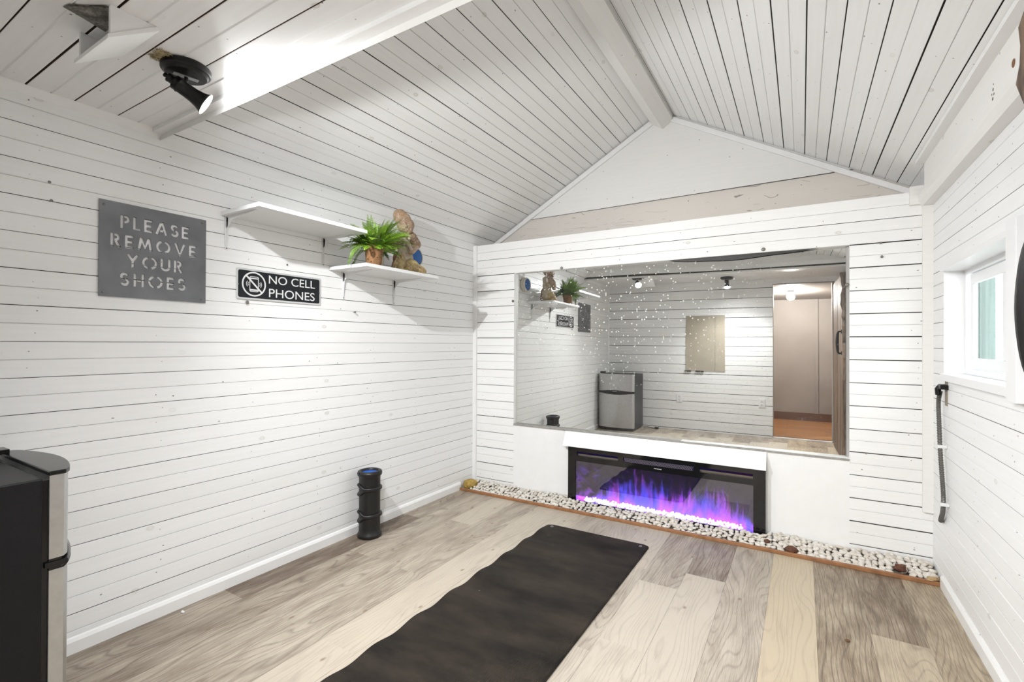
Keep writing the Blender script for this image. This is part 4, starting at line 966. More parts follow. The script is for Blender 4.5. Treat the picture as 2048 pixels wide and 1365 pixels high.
# ================================================================== FIGURINE
def blob_part(name, blobs, mat, parent, voxel=0.0035, disp=0.0015, dscale=0.02):
    bm = bmesh.new()
    for bl in blobs:
        (cx_, cy_, cz_), (rx, ry, rz), rot = bl if len(bl) == 3 else (*bl, (0, 0, 0))
        from mathutils import Euler
        mt = Matrix.Translation((cx_, cy_, cz_)) @ Euler(rot).to_matrix().to_4x4() @ Matrix.Diagonal((rx, ry, rz, 1))
        bmesh.ops.create_icosphere(bm, subdivisions=4, radius=1.0, matrix=mt)
    o = link(name, bm, mat, parent, smooth=True)
    md = o.modifiers.new('remesh', 'REMESH'); md.mode = 'VOXEL'; md.voxel_size = voxel; md.use_smooth_shade = True
    ms = o.modifiers.new('smooth', 'SMOOTH'); ms.iterations = 3; ms.factor = 0.6
    if disp > 0:
        tx = bpy.data.textures.new(name + '_grain', 'CLOUDS'); tx.noise_scale = dscale; tx.noise_depth = 3
        dm = o.modifiers.new('displace', 'DISPLACE'); dm.texture = tx; dm.strength = disp; dm.mid_level = 0.5
    return o
def limb(p0, p1, r0, r1, n=8):
    out = []
    p0, p1 = Vector(p0), Vector(p1)
    for i in range(n + 1):
        t = i / n; r_ = r0 + (r1 - r0) * t; out.append((tuple(p0 + (p1 - p0) * t), (r_, r_, r_)))
    return out
def stone_mat(name, c1, c2, c3, wave=0.0, sc_=18):
    m, nt, b = newmat(name); tc = N(nt, 'ShaderNodeTexCoord')
    no = N(nt, 'ShaderNodeTexNoise'); no.inputs['Scale'].default_value = sc_; no.inputs['Detail'].default_value = 7; no.inputs['Roughness'].default_value = 0.65; nt.links.new(tc.outputs['Object'], no.inputs['Vector'])
    n2 = N(nt, 'ShaderNodeTexNoise'); n2.inputs['Scale'].default_value = 130; n2.inputs['Detail'].default_value = 2; nt.links.new(tc.outputs['Object'], n2.inputs['Vector'])
    base = mix_rgb(nt, ramp(nt, no.outputs[0], 0.38, 0.62), c1, c2); base = mix_rgb(nt, ramp(nt, n2.outputs[0], 0.5, 0.66, 0, .6), base, c3)
    nt.links.new(base, b.inputs['Base Color']); b.inputs['Roughness'].default_value = 0.5
    h = n2.outputs[0]
    if wave:
        wv = N(nt, 'ShaderNodeTexWave'); wv.inputs['Scale'].default_value = wave; wv.inputs['Distortion'].default_value = 5; wv.inputs['Detail'].default_value = 2; wv.bands_direction = 'DIAGONAL'; nt.links.new(tc.outputs['Object'], wv.inputs['Vector'])
        h = wv.outputs[0]
    bump(nt, b, h, 0.004, 0.8); return m
fig = empty('carved_figurine', (0.165, -1.015, 1.6652), 'carved stone and gold seated figurine with bowed head beside the fern', 'statue', rotz=math.radians(31.1))
M['st_head'] = stone_mat('speckled_stone', (0.36, 0.22, 0.12), (0.48, 0.36, 0.25), (0.12, 0.06, 0.04), sc_=22)
M['st_skin'] = stone_mat('pinkish_stone', (0.44, 0.32, 0.22), (0.20, 0.11, 0.06), (0.62, 0.52, 0.42), sc_=10)
M['st_body'] = stone_mat('carved_tan_robe', (0.60, 0.52, 0.40), (0.34, 0.25, 0.15), (0.56, 0.50, 0.42), wave=14)
M['st_gold'] = stone_mat('gold_drapery', (0.60, 0.47, 0.22), (0.30, 0.19, 0.08), (0.68, 0.58, 0.36), wave=22)
# local x = photo right, y = away from the camera
blob_part('hair_cap', [((-0.040, 0.004, 0.392), (0.046, 0.042, 0.048), (0, -.5, 0)), ((-0.020, 0.010, 0.366), (0.054, 0.050, 0.052), (0, -.5, 0)), ((0.004, 0.022, 0.335), (0.048, 0.036, 0.050)), ((-0.058, 0.0, 0.410), (0.024, 0.026, 0.022))], M['st_head'], fig, disp=0.005, dscale=0.007)
blob_part('head', [((0.000, -0.012, 0.330), (0.052, 0.044, 0.058), (0, -.45, 0)), ((0.022, -0.018, 0.292), (0.030, 0.030, 0.026)), ((0.010, -0.056, 0.322), (0.007, 0.012, 0.020), (0, -.4, 0)), ((0.015, -0.058, 0.309), (0.010, 0.011, 0.007), (0, -.4, 0)), ((-0.010, -0.053, 0.336), (0.016, 0.008, 0.005), (0, -.4, 0)), ((0.027, -0.049, 0.320), (0.013, 0.008, 0.005), (0, -.4, 0)), ((-0.012, -0.052, 0.326), (0.011, 0.007, 0.004), (0, -.4, 0)), ((0.022, -0.052, 0.296), (0.013, 0.009, 0.004), (0, -.4, 0)), ((0.023, -0.050, 0.288), (0.010, 0.009, 0.004), (0, -.4, 0)), ((0.030, -0.036, 0.276), (0.014, 0.013, 0.010)), ((-0.046, -0.004, 0.312), (0.009, 0.012, 0.024), (0, -.4, 0))], M['st_skin'], fig, disp=.001, voxel=.0025)
blob_part('torso', [((0.004, 0.012, 0.240), (0.058, 0.042, 0.045)), ((-0.002, 0.010, 0.180), (0.058, 0.046, 0.060)), ((-0.008, 0.010, 0.110), (0.056, 0.048, 0.060)), ((-0.010, 0.01, 0.05), (0.060, 0.052, 0.05)), ((0.004, 0.0, 0.268), (0.026, 0.026, 0.026))], M['st_body'], fig, disp=.004)
bm = bmesh.new(); tube(bm, catmull([(-0.030, -0.036, 0.262), (0.0, -0.058, 0.232), (0.030, -0.066, 0.195), (0.055, -0.060, 0.150)], 6), 0.009, 8); link('sash', bm, stone_mat('pale_sash', (0.62, 0.52, 0.44), (0.5, 0.4, 0.33), (0.7, 0.6, 0.5)), fig, smooth=True)
blob_part('arm', limb((0.038, 0.01, 0.255), (0.074, -0.010, 0.200), .032, .030) + limb((0.074, -0.010, 0.200), (0.050, -0.042, 0.150), .028, .022) + limb((0.052, -0.044, 0.152), (0.000, -0.052, 0.235), .020, .014) + limb((0.0, -0.052, .235), (-0.012, -0.050, .262), .014, .010), M['st_skin'], fig, disp=.002)
blob_part('arm', limb((-0.040, 0.01, 0.250), (-0.070, -0.010, 0.190), .030, .026) + limb((-0.070, -0.010, 0.190), (-0.020, -0.052, 0.215), .022, .014), M['st_skin'], fig, disp=.002)
blob_part('drapery', [((0.078, -0.004, 0.038), (0.064, 0.042, 0.032), (0, .35, 0)), ((0.045, -0.012, 0.062), (0.050, 0.042, 0.040), (0, .5, 0)), ((0.110, 0.0, 0.020), (0.030, 0.034, 0.019)), ((0.03, -0.01, 0.03), (0.05, 0.05, 0.03))], M['st_gold'], fig, disp=.003, dscale=.012)
blob_part('knee', limb((-0.026, -0.036, 0.112), (-0.050, -0.046, 0.060), .024, .020) + limb((-0.050, -0.046, 0.060), (-0.072, -0.044, 0.016), .017, .012) + limb((-0.026, -.036, .112), (-0.018, -0.046, 0.016), .024, .026), M['st_gold'], fig, disp=.002, dscale=.012)
blob_part('dark_back', [((-0.062, 0.016, 0.055), (0.036, 0.036, 0.055)), ((-0.060, 0.016, 0.11), (0.030, 0.030, 0.05))], stone_mat('dark_brown_wood', (0.18, 0.08, 0.03), (0.28, 0.15, 0.06), (0.1, 0.05, 0.02)), fig, disp=.002)
bm = bmesh.new(); box(bm, 0.115, 0.150, -1.235, -1.195, 1.6652, 1.795)
tag(link('wood_block', bm, plain('beige_wood_block', (0.56, 0.49, 0.38), 0.6, noise=.2, nscale=30), bevel=.002), 'upright beige wood block between the fern pot and the carved figurine', 'block')
# round blue-faced wall unit with its cord
bd = empty('round_wall_light', (0.0, -0.785, 1.83), 'round blue-faced unit hanging on the left wall behind the figurine', 'wall light')
bm = bmesh.new(); lathe(bm, [(0, 0.001), (0.066, 0.001), (0.074, 0.008), (0.074, 0.040), (0.068, 0.050), (0.060, 0.052), (0.060, 0.046), (0, 0.046)], 40, (0, 0, 0), (1, 0, 0), cap=False); link('housing', bm, plain('beige_plastic', (0.55, 0.50, 0.42), .5), bd, smooth=True)
bm = bmesh.new(); lathe(bm, [(0, 0.053), (0.050, 0.053), (0.0595, 0.050), (0.0595, 0.045)], 40, (0, 0, 0), (1, 0, 0), cap=False); link('face', bm, plain('blue_face', (0.0, 0.10, 0.36), .35), bd, smooth=True)
bm = bmesh.new(); tube(bm, [(0.006, 0, 0.07), (0.006, 0.002, 0.16), (0.006, 0.0, 0.26)], 0.003, 8); link('cord', bm, plain('grey_cord', (0.15, .14, .13), .6), bd)

# ================================================================== SIGNS
def stroke(bm, pts, t, z0, z1, ox, oy, sc_):
    """closed thick polyline solid in the XY plane"""
    P_ = [Vector((p[0] * sc_ + ox, p[1] * sc_ + oy)) for p in pts]; n = len(P_); Lf, Rt = [], []
    for i in range(n):
        a = P_[max(i - 1, 0)]; b_ = P_[min(i + 1, n - 1)]; d = (b_ - a).normalized()
        k = 1.0
        if 0 < i < n - 1:
            d1 = (P_[i] - P_[i - 1]).normalized(); k = 1 / max(.5, d.dot(d1))
        nrm = Vector((-d.y, d.x)) * t * sc_ / 2 * k; Lf.append(P_[i] + nrm); Rt.append(P_[i] - nrm)
    q = [[bm.verts.new((c_.x, c_.y, z)) for c_ in Lf + Rt[::-1]] for z in (z0, z1)]
    m_ = len(q[0])
    for i in range(n - 1):
        a, b_, c2, d2 = i, i + 1, m_ - 2 - i, m_ - 1 - i
        bm.faces.new((q[0][a], q[0][d2], q[0][c2], q[0][b_])) ; bm.faces.new((q[1][a], q[1][b_], q[1][c2], q[1][d2]))
    for i in range(m_): bm.faces.new((q[0][i], q[0][(i + 1) % m_], q[1][(i + 1) % m_], q[1][i]))
def arc(cx_, cy_, r_, a0, a1, n=12, ry=None):
    return [(cx_ + r_ * math.cos(math.radians(a0 + (a1 - a0) * i / n)), cy_ + (ry or r_) * math.sin(math.radians(a0 + (a1 - a0) * i / n))) for i in range(n + 1)]
T = 0.185; h_ = T / 2
LET = {
 'P': (0.60, [[(h_, 0), (h_, 1)], [(T + .05, 1 - h_)] + arc(.30, .70, .21, 90, -90, 10) + [(T + .05, .49)]]),
 'L': (0.50, [[(h_, 1), (h_, h_), (.50, h_)]]),
 'E': (0.54, [[(h_, 0), (h_, 1)], [(T - .001, 1 - h_), (.54, 1 - h_)], [(T - .001, .5), (.50, .5)], [(T - .001, h_), (.54, h_)]]),
 'A': (0.86, [[(h_, 0), (.40, .90)], [(.47, 1.0), (.86 - h_, 0)], [(.33, .30), (.57, .30)]]),
 'S': (0.60, [arc(.29, .72, .19, 20, 262, 14), arc(.31, .30, .205, 76, -165, 14)]),
 'R': (0.62, [[(h_, 0), (h_, 1)], [(T + .05, 1 - h_)] + arc(.30, .72, .19, 90, -90, 10) + [(T + .05, .53)], [(.33, .44), (.56, .0)]]),
 'M': (0.98, [[(h_, 0), (.24, 1)], [(.25, .93), (.49, .22), (.73, .93)], [(.74, 1), (.98 - h_, 0)]]),
 'O': (1.0, [arc(.5, .5, .42, 104, 256, 20), arc(.5, .5, .42, 76, -76, 20)]),
 'V': (0.82, [[(.08, 1), (.41, .05), (.74, 1)]]),
 'Y': (0.78, [[(.08, 1), (.39, .50), (.70, 1)], [(.39, .44), (.39, 0)]]),
 'U': (0.72, [[(h_, 1), (h_, .37)] + arc(.36, .36, .27, 180, 360, 14) + [(.72 - h_, .37), (.72 - h_, 1)]]),
 'H': (0.70, [[(h_, 0), (h_, 1)], [(.70 - h_, 0), (.70 - h_, 1)], [(T + .03, .5), (.70 - T - .03, .5)]]),
}
PY0, PY1, PZ0, PZ1 = -2.594, -2.189, 1.396, 1.788
pr = empty('metal_sign', (0.0, (PY0 + PY1) / 2, (PZ0 + PZ1) / 2), 'square grey metal stencil sign reading PLEASE REMOVE YOUR SHOES', 'sign')
PW, PH = PY1 - PY0, PZ1 - PZ0
bm = bmesh.new(); box(bm, -PW / 2, PW / 2, -PH / 2, PH / 2, 0.0, 0.0025); 
M['sheet'] = plain('brushed_zinc_sheet', (0.20, 0.20, 0.21), 0.42, metal=0.7, noise=0.3, nscale=7)
plate = link('plate', bm, M['sheet'])
bm = bmesh.new()
zc_ = (PZ0 + PZ1) / 2; yc_ = (PY0 + PY1) / 2
for word, ya, yb2, ztop in (('PLEASE', -2.523, -2.263, 1.739), ('REMOVE', -2.556, -2.232, 1.658), ('YOUR', -2.500, -2.289, 1.580), ('SHOES', -2.523, -2.274, 1.500)):
    sc_ = 0.0555; wsum = sum(LET[ch][0] for ch in word) * sc_; gap = ((yb2 - ya) - wsum) / (len(word) - 1); x = ya - yc_
    for ch in word:
        for st in LET[ch][1]: stroke(bm, st, T, -0.004, 0.006, x, ztop - zc_ - sc_, sc_)
        x += LET[ch][0] * sc_ + gap
for (dy, dz) in ((-2.579, 1.770), (-2.206, 1.773), (-2.580, 1.412), (-2.208, 1.410)): lathe(bm, [(0.0035, -0.004), (0.0035, 0.006)], 12, (dy - yc_, dz - zc_, 0))
bmesh.ops.recalc_face_normals(bm, faces=bm.faces)
cut = link('cutter', bm, M['sheet'])
md = plate.modifiers.new('cut', 'BOOLEAN'); md.object = cut; md.operation = 'DIFFERENCE'; md.solver = 'EXACT'; md.use_self = True
bpy.context.view_layer.update(); dg = bpy.context.evaluated_depsgraph_get()
me2 = bpy.data.meshes.new_from_object(plate.evaluated_get(dg)); plate.modifiers.clear(); plate.data = me2; bpy.data.objects.remove(cut)
SIGNM = Matrix(((0, 0, 1), (1, 0, 0), (0, 1, 0)))   # local x->+Y, y->+Z, z->+X
plate.parent = pr; plate.rotation_euler = SIGNM.to_euler(); plate.location = (0.0045, 0, 0)
for (dy, dz) in ((-2.579, 1.768), (-2.206, 1.773), (-2.580, 1.412), (-2.208, 1.410)):
    bm = bmesh.new(); lathe(bm, [(0, 0.001), (0.0028, 0.001), (0.0045, 0.0085), (0.003, 0.0105), (0, 0.011)], 12, (0, dy - yc_, dz - zc_), (1, 0, 0)); link('screw', bm, M['grey_metal'], pr, smooth=True)
def text_obj(name, body, mat, width, height, parent, loc, depth=0.0008, bold=0.0):
    cu = bpy.data.curves.new('lettering', 'FONT'); cu.body = body; cu.size = 1.0; cu.extrude = 0.02; cu.offset = bold
    to = bpy.data.objects.new('lettering', cu); COL.objects.link(to); bpy.context.view_layer.update()
    me = bpy.data.meshes.new_from_object(to.evaluated_get(bpy.context.evaluated_depsgraph_get())); bpy.data.objects.remove(to)
    xs = [v.co.x for v in me.vertices]; ys = [v.co.y for v in me.vertices]
    x0, x1, y0, y1 = min(xs), max(xs), min(ys), max(ys)
    for v in me.vertices: v.co = Vector(((v.co.x - x0) / (x1 - x0) * width, (v.co.y - y0) / (y1 - y0) * height, (v.co.z + .02) / .04 * depth))
    o = bpy.data.objects.new(name, me); COL.objects.link(o); me.materials.append(mat); o.parent = parent; o.rotation_euler = SIGNM.to_euler(); o.location = loc; return o
def rrect(w, h, r_, n=6):
    out = []
    for cx_, cy_, a in ((w / 2 - r_, h / 2 - r_, 0), (-w / 2 + r_, h / 2 - r_, 90), (-w / 2 + r_, -h / 2 + r_, 180), (w / 2 - r_, -h / 2 + r_, 270)):
        for i in range(n + 1): t = math.radians(a + 90 * i / n); out.append((cx_ + r_ * math.cos(t), cy_ + r_ * math.sin(t)))
    return out
NYc, NZc, NW, NH = -1.799, 1.5085, 0.490, 0.157
nc = empty('warning_sign', (0, NYc, NZc), 'black and white sign reading NO CELL PHONES below the upper shelf', 'sign')
M['sign_white'] = plain('white_enamel', (0.74, 0.74, 0.74), 0.3); M['sign_black'] = plain('black_enamel', (0.010, 0.011, 0.014), 0.35, spec=.25)
def sgn(name, bm, mat, x): o = link(name, bm, mat, nc); o.rotation_euler = SIGNM.to_euler(); o.location = (x, 0, 0); return o
bm = bmesh.new(); prism(bm, [(a, b_, 0) for a, b_ in rrect(NW, NH, 0.008)], (0, 0, 0.003)); sgn('plate', bm, plain('silver_plate', (0.6, 0.6, 0.6), 0.35, metal=.3), 0.003)
bm = bmesh.new(); prism(bm, [(a, b_, 0) for a, b_ in rrect(NW - 0.016, NH - 0.018, 0.010)], (0, 0, 0.0008)); sgn('panel', bm, M['sign_black'], 0.006)
text_obj('lettering', 'NO CELL', M['sign_white'], 0.281, 0.044, nc, (0.0068, -1.874 - NYc, 1.5225 - NZc), bold=0.0)
text_obj('lettering', 'PHONES', M['sign_white'], 0.278, 0.046, nc, (0.0068, -1.873 - NYc, 1.4505 - NZc), bold=0.0)
bm = bmesh.new(); ix, iy = -1.954 - NYc, 1.5105 - NZc
def ring(bm, cx_, cy_, r0, r1, z0, z1, a0=0, a1=360, n=48):
    P0 = arc(cx_, cy_, (r0 + r1) / 2, a0, a1, n); stroke(bm, P0, r1 - r0, z0, z1, 0, 0, 1)
ring(bm, ix, iy, 0.056, 0.0635, 0, .0008); 
stroke(bm, [(ix - 0.041, iy + 0.041), (ix + 0.041, iy - 0.041)], 0.0085, 0.0004, 0.0010, 0, 0, 1)
R_ = rrect(0.045, 0.076, 0.006); 
pts = [(a + ix, b_ + iy) for a, b_ in R_]; pts.append(pts[0]); stroke(bm, pts, 0.0035, 0, .0007, 0, 0, 1)
stroke(bm, [(ix - .0215, iy + .029), (ix + .0215, iy + .029)], .006, 0, .0007, 0, 0, 1); stroke(bm, [(ix - .0215, iy - .030), (ix + .0215, iy - .030)], .008, 0, .0007, 0, 0, 1)
for s_ in (1, -1):
    for r_ in (0.012, 0.020): ring(bm, ix + s_ * .020, iy, r_ - .0014, r_ + .0014, 0, .0007, -45 + (180 if s_ < 0 else 0), 45 + (180 if s_ < 0 else 0), 10)
sgn('phone_symbol', bm, M['sign_white'], 0.0068)
for dy in (-NW / 2 + .009, NW / 2 - .009):
    bm = bmesh.new(); lathe(bm, [(0, 0.0055), (0.004, 0.0055), (0.0035, 0.008), (0, 0.0085)], 12, (0, dy, -0.005), (1, 0, 0)); link('screw', bm, M['grey_metal'], nc)

# ================================================================== CEILING SPOTS
def ceiling_spot(loc, axis, label, grp, power=1.0):
    root = empty('ceiling_spotlight', loc, label, 'ceiling light', grp)
    bm = bmesh.new(); lathe(bm, [(0.0, 0.0), (0.070, 0.0), (0.073, -0.004), (0.073, -0.018), (0.070, -0.022), (0.066, -0.024), (0.060, -0.031), (0.0, -0.033)], 48, cap=False); link('canopy', bm, M['black_metal'], root, smooth=False)
    bm = bmesh.new(); box(bm, -0.036, 0.036, -0.009, 0.009, -0.0355, -0.033); o = link('rating_label', bm, plain('silver_foil', (0.5, 0.5, 0.5), 0.35, metal=.7), root); o.rotation_euler = (0, 0, math.radians(78))
    bm = bmesh.new(); tube(bm, [(0, 0, -0.031), (0, 0, -0.066)], 0.0062, 12); link('stem', bm, M['black_metal'], root, smooth=True)
    a = Vector(axis).normalized(); K = 0.80; c0 = Vector((0, 0, -0.078)) - a * 0.010
    prof = [(0.0, -0.078), (0.006, -0.076), (0.0075, -0.070), (0.005, -0.064), (0.006, -0.062), (0.0135, -0.061), (0.0145, -0.056), (0.013, -0.051), (0.0135, -0.040), (0.016, -0.036), (0.0225, -0.035), (0.0235, -0.030), (0.0225, -0.020), (0.0245, -0.018), (0.0245, -0.013), (0.0225, -0.011), (0.0225, 0.020), (0.0235, 0.045), (0.0275, 0.070), (0.0335, 0.088), (0.0365, 0.093), (0.0352, 0.0935), (0.031, 0.084), (0.022, 0.060), (0.019, 0.04), (0.0, 0.036)]
    prof = [(p_ * K * 1.3, q_ * K) for p_, q_ in prof]
    bm = bmesh.new(); lathe(bm, prof, 40, c0, a, cap=False); hd = link('lamp_shade', bm, M['black_metal'], root, smooth=True)
    bm = bmesh.new(); lathe(bm, [(0.0265*1.3*K, 0.0715*K), (0.0330*1.3*K, 0.0905*K), (0.0362*1.3*K, 0.0955*K)], 40, c0, a, cap=False); link('reflector', bm, plain('bright_reflector', (0.9, 0.88, 0.82), .25, metal=.6), root, smooth=True)
    bm = bmesh.new(); lathe(bm, [(0, 0.052*K), (0.021*K, 0.052*K), (0.027*K, 0.066*K), (0.026*K, 0.076*K), (0.014*K, 0.082*K), (0, 0.083*K)], 28, c0, a, cap=False)
    link('bulb', bm, plain('lit_bulb', (1, 1, 1), .3, emit=(1.0, 0.93, 0.82), estr=30), root, smooth=True)
    point_light('spot_lamp', c0 + a * (0.091 * K), LAMP_W * 0.055 * power, (0.955, 0.98, 1.0), 0.010, '', root)
    ld = bpy.data.lights.new('spot_beam', 'SPOT'); ld.energy = LAMP_W * 1.15 * power; ld.color = (0.955, 0.98, 1.0); ld.shadow_soft_size = 0.010
    ld.spot_size = math.radians(152); ld.spot_blend = 1.0
    lo = bpy.data.objects.new('spot_beam', ld); COL.objects.link(lo); lo.parent = root; lo.location = c0 + a * (0.092 * K)
    lo.rotation_euler = a.to_track_quat('-Z', 'Y').to_euler()
    return root
ceiling_spot((0.645, -2.572, 2.14), (0.39, 0.79, -0.52), 'black ceiling spotlight with a trumpet shade, above the metal sign', 'black ceiling spotlights', 0.82)
ceiling_spot((1.640, -2.955, 2.14), (0.08, 0.32, -0.90), 'black ceiling spotlight seen only in the mirror, right of the bright glare', 'black ceiling spotlights', 0.80)
# straw-like insulation showing at the ceiling hole beside the canopy
bm = bmesh.new(); rs = random.Random(6)
for k in range(260):
    c_ = Vector((0.652 + rs.uniform(-.035, .035), -2.648 + rs.uniform(-.022, .03), 2.139 - rs.uniform(0, .006))); d = Vector((rs.uniform(-1, 1), rs.uniform(-1, 1), rs.uniform(-.2, .2))).normalized() * rs.uniform(.006, .016)
    tube(bm, [c_ - d, c_ + d], 0.0008, 3)
tag(link('insulation_tuft', bm, plain('straw_insulation', (0.55, 0.45, 0.26), .9, noise=.4, nscale=60)), 'torn straw-coloured insulation showing beside the round lamp canopy', 'insulation', kind='stuff')
# ---- boxed-in vent of painted boards on the ceiling, torn lining above it
bx = empty('ceiling_box', (0.68, -2.80, 2.14), 'white wedge-shaped board box fixed under the ceiling at upper left', 'vent box')
bm = bmesh.new(); prism(bm, [(0.797, -2.832, 2.14), (0.797, -2.832, 2.058), (0.797, -2.722, 2.14)], (-0.012, 0, 0)); place(link('side_board', bm, M['white'], bevel=.001), bx)
bm = bmesh.new(); prism(bm, [(0.562, -2.828, 2.14), (0.562, -2.828, 2.060), (0.562, -2.722, 2.14)], (0.012, 0, 0)); place(link('side_board', bm, M['white'], bevel=.001), bx)
bm = bmesh.new(); prism(bm, [(0.800, -2.838, 2.055), (0.800, -2.838, 2.043), (0.800, -2.716, 2.128), (0.800, -2.722, 2.14)], (-0.24, 0, 0)); place(link('bottom_board', bm, M['white'], bevel=.001), bx)
M['hole'] = stone_mat('torn_grey_lining', (0.10, 0.09, 0.08), (0.30, 0.28, 0.25), (0.04, 0.03, 0.025), sc_=25)
bm = bmesh.new(); rs = random.Random(2)
HOLE = [(0.672, -2.897), (0.702, -2.892), (0.735, -2.868), (0.782, -2.838), (0.79, -2.79), (0.64, -2.79), (0.66, -2.85)]
f = bm.faces.new([bm.verts.new((x, y, 2.1385)) for x, y in HOLE])
for k in range(16):
    t = rs.random(); o0 = rs.uniform(-0.016, 0.022)
    c_ = Vector((0.680 + 0.09 * t - o0 * .5, -2.885 + 0.055 * t + o0 * .6, 2.1365)); L_ = rs.uniform(.010, .032)
    d = Vector((0.80, 0.55, rs.uniform(-.08, .04))).normalized() * L_; pp = Vector((-d.y, d.x, 0)).normalized() * rs.uniform(.0015, .005)
    dz = Vector((0, 0, -rs.uniform(.001, .006)))
    prism(bm, [tuple(c_ - d - pp), tuple(c_ + d - pp * .5), tuple(c_ + d + pp * .6 + dz), tuple(c_ - d + pp + dz)], (0, 0, -0.0012))
tag(link('torn_lining', bm, M['hole']), 'torn grey ceiling lining above the wedge-shaped board box', 'lining')
# ---- hall lamp
hl = empty('hall_light', (2.30, -4.15, 2.062), 'small white lamp on the hall ceiling seen through the doorway in the mirror', 'ceiling light')
bm = bmesh.new(); lathe(bm, [(0, 0.0), (0.05, 0), (0.05, -0.02), (0.0, -0.022)], 28, cap=False); link('base', bm, M['wmetal'], hl)
bm = bmesh.new(); lathe(bm, [(0, -0.022), (0.035, -0.022), (0.040, -0.032), (0.03, -0.045), (0, -0.048)], 28, cap=False); link('globe', bm, plain('lit_globe', (1, 1, 1), .3, emit=(1, .95, .88), estr=4), hl, smooth=True)
point_light('hall_lamp', (0, 0, -0.075), HALL_W, (1.0, 0.95, 0.90), 0.05, '', hl)

# ================================================================== CONDUIT on the right wall
cn = empty('flexible_conduit', (3.0, -0.28, 0.7), 'grey corrugated metal conduit hanging down the right wall by the corner', 'conduit')
path = catmull([(3.012, -0.262, 0.985), (3.006, -0.255, 0.93), (3.006, -0.268, 0.82), (3.006, -0.292, 0.68), (3.008, -0.318, 0.56), (3.010, -0.330, 0.47), (3.012, -0.305, 0.40), (3.014, -0.262, 0.356), (3.020, -0.225, 0.335), (3.026, -0.205, 0.333)], 22)
rad = [0.0088 + (0.0013 if k % 2 else -0.0008) for k in range(len(path))]
bm = bmesh.new(); tube(bm, path, 0.009, 12, radii=rad); place(link('corrugated_pipe', bm, plain('galvanised_steel', (0.17, 0.165, 0.155), .42, metal=.75)), cn)
bm = bmesh.new(); tube(bm, [(3.004, -0.262, 0.965), (3.002, -0.262, 0.995), (3.010, -0.264, 1.008), (3.024, -0.285, 1.008)], 0.0125, 12); box(bm, 3.0, 3.03, -0.325, -0.270, 0.996, 1.018); place(link('elbow', bm, M['black_metal'], bevel=.002), cn)
for (y, z) in ((-0.286, 0.715), (-0.333, 0.445)):
    bm = bmesh.new(); box(bm, 2.994, 3.03, y - 0.014, y + 0.014, z - 0.008, z + 0.008); place(link('pipe_clip', bm, M['wmetal'], bevel=.003), cn)
bm = bmesh.new(); box(bm, 3.0285, 3.0295, -0.312, -0.262, 0.915, 1.055); tag(link('wall_slot', bm, plain('bare_tan_wood', (0.40, 0.34, 0.26), .8, noise=.4, nscale=60)), 'bare tan slot cut in the right wall behind the conduit elbow', 'slot')
# ================================================================== DOOR (open, against the right wall)
M['door_wood'] = stone_mat('weathered_dark_planks', (0.10, 0.065, 0.04), (0.20, 0.13, 0.085), (0.05, 0.035, 0.025), sc_=14)
def door_wood():
    m, nt, b = newmat('dark_stained_planks'); tc = N(nt, 'ShaderNodeTexCoord'); mp = N(nt, 'ShaderNodeMapping'); mp.inputs['Scale'].default_value = (40, 30, 1.6); nt.links.new(tc.outputs['Object'], mp.inputs[0])
    no = N(nt, 'ShaderNodeTexNoise'); no.inputs['Scale'].default_value = 1.0; no.inputs['Detail'].default_value = 6; no.inputs['Distortion'].default_value = .8; nt.links.new(mp.outputs[0], no.inputs['Vector'])
    nt.links.new(mix_rgb(nt, ramp(nt, no.outputs[0], 0.35, 0.68), (0.045, 0.030, 0.022), (0.26, 0.165, 0.10)), b.inputs['Base Color']); b.inputs['Roughness'].default_value = .6; bump(nt, b, no.outputs[0], .006, .7); return m
M['door_wood'] = door_wood()
dr = empty('door_1', (2.735, -3.12, 0), 'open rough dark plank door standing along the right wall', 'door'); dr['kind'] = 'structure'
ang = math.atan2(2.770 - 2.735, -2.2 + 3.12); dl = 0.925
rd = random.Random(12); bm = bmesh.new()
def dw(l, off, z): return Vector((2.735 + math.sin(ang) * l + math.cos(ang) * off, -3.12 + math.cos(ang) * l - math.sin(ang) * off, z))
def door_box(bm, l0, l1, o0, o1, z0, z1):
    c8 = [dw(l, o_, z) for z in (z0, z1) for o_ in (o0, o1) for l in (l0, l1)]; v = [bm.verts.new(p) for p in c8]
    for q in ((0, 2, 3, 1), (4, 5, 7, 6), (0, 1, 5, 4), (2, 6, 7, 3), (0, 4, 6, 2), (1, 3, 7, 5)): bm.faces.new([v[i] for i in q])
l = 0.0
while l < 0.80:
    wd = rd.uniform(.12, .15); door_box(bm, l, min(l + wd - .004, .82), 0.0 + rd.uniform(0, .004), 0.045, 0.02, 2.0); l += wd
# free edge: a waney-edged slab, wavier above handle height
n = 60; rows = []
for i in range(n + 1):
    z = 0.02 + 1.98 * i / n
    wob = 0.006 * math.sin(z * 23) + 0.004 * math.sin(z * 57 + 1) + (0.010 if z > 1.52 else -0.006) 
    rows.append([bm.verts.new(dw(a, b_, z)) for a, b_ in ((0.815, 0.0), (0.905 + wob * .4, -0.004 - max(0, wob)), (0.925 + wob, 0.012), (0.922 + wob * .6, 0.045), (0.815, 0.045))])
for a, b_ in zip(rows, rows[1:]):
    for k in range(5): bm.faces.new((a[k], a[(k + 1) % 5], b_[(k + 1) % 5], b_[k]))
bm.faces.new(rows[0]); bm.faces.new(rows[-1][::-1]); bmesh.ops.recalc_face_normals(bm, faces=bm.faces)
place(link('door_panel', bm, M['door_wood']), dr)
bm = bmesh.new()
hc = catmull([dw(.785, -0.002, 1.385), dw(.787, -0.022, 1.387), dw(.790, -0.032, 1.36), dw(.792, -0.037, 1.27), dw(.790, -0.032, 1.18), dw(.787, -0.022, 1.153), dw(.785, -0.002, 1.155)], 5)
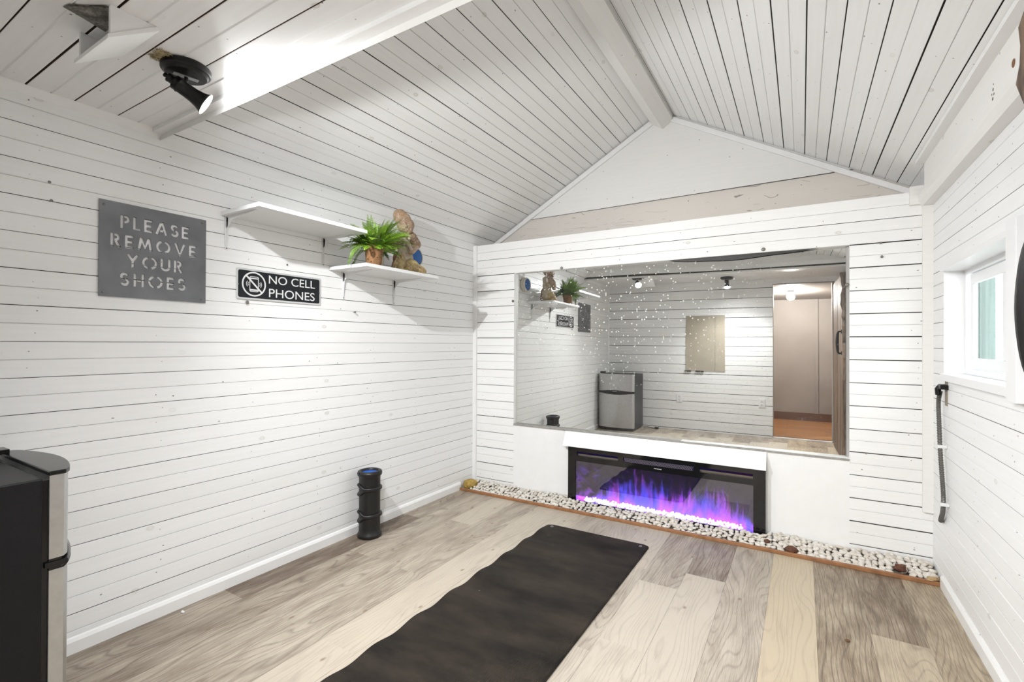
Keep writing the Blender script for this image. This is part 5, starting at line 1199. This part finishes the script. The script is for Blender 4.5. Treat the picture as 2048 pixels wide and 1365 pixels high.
tube(bm, hc, 0.010, 12, radii=[0.0085 + 0.006 * math.sin(PI * k / (len(hc) - 1)) ** 4 for k in range(len(hc))])
door_box(bm, .74, .815, -0.006, 0.0, 1.365, 1.405); door_box(bm, .74, .815, -0.006, 0.0, 1.135, 1.175)
place(link('door_handle', bm, M['black_metal']), dr)
# ================================================================== OUTLETS, HOOKS, SCREWS
def outlet(x, z, label):
    r_ = empty('wall_outlet', (x, YR, z), label, 'outlet', 'white outlets on the rear wall')
    bm = bmesh.new(); box(bm, -0.036, 0.036, 0.0, 0.006, -0.058, 0.058); link('cover_plate', bm, M['vinyl'], r_, bevel=.002)
    for dz in (-0.024, 0.024):
        bm = bmesh.new(); box(bm, -0.0165, 0.0165, 0.006, 0.008, dz - .014, dz + .014); s_ = link('socket', bm, M['white'], r_, bevel=.002)
        bm = bmesh.new(); box(bm, -0.008, -0.005, 0.008, 0.0085, dz - .003, dz + .008); box(bm, 0.005, 0.008, 0.008, 0.0085, dz - .003, dz + .008); box(bm, -.0025, .0025, .008, .0085, dz - .011, dz - .006); link('slot', bm, M['black_plastic'], s_)
outlet(1.00, 0.465, 'white duplex outlet low on the rear wall, nearer the fridge, seen in the mirror')
outlet(1.998, 0.46, 'white duplex outlet low on the rear wall beside the doorway, seen in the mirror')
def screw(x, y, z, ax, label, r_=0.0045, ln=0.010, grp='loose screws and hooks in the left wall'):
    bm = bmesh.new(); lathe(bm, [(r_ * .4, 0.0), (r_ * .4, ln * .6), (r_, ln * .6), (r_, ln * .85), (r_ * .5, ln), (0, ln)], 14, (0, 0, 0), ax)
    o = link('screw', bm, M['grey_metal'], smooth=False, loc=(x, y, z)); return tag(o, label, 'screw', grp)
screw(0, -1.990, 1.415, (1, 0, 0), 'metal bolt head in the left wall just below the NO CELL PHONES sign', .0085, .012)
screw(0, -1.306, 1.404, (1, 0, 0), 'dark hook screw in the left wall between the sign and the corner', .006, .020)
screw(0, -1.768, 1.638, (1, 0, 0), 'small screw in the left wall above the NO CELL PHONES sign', .005, .008)
screw(0, -2.743, 1.810, (1, 0, 0), 'upper of two dark screws left of the metal sign', .005, .008)
screw(0, -2.737, 1.742, (1, 0, 0), 'lower of two dark screws left of the metal sign', .005, .008)
screw(1.291, 0, 1.905, (0, -1, 0), 'upper screw in the header board above the mirror, left pair', .0032, .003, 'screws in the back wall')
screw(1.292, 0, 1.822, (0, -1, 0), 'lower screw in the header board above the mirror, left pair', .0032, .003, 'screws in the back wall')
screw(1.891, 0, 1.823, (0, -1, 0), 'single screw in the header board right of the mirror centre', .0035, .003, 'screws in the back wall')
screw(2.805, 0, 1.784, (0, -1, 0), 'upper of two bolts in the back wall right of the mirror', .006, .014, 'screws in the back wall')
screw(2.810, 0, 1.707, (0, -1, 0), 'lower of two bolts in the back wall right of the mirror', .007, .012, 'screws in the back wall')
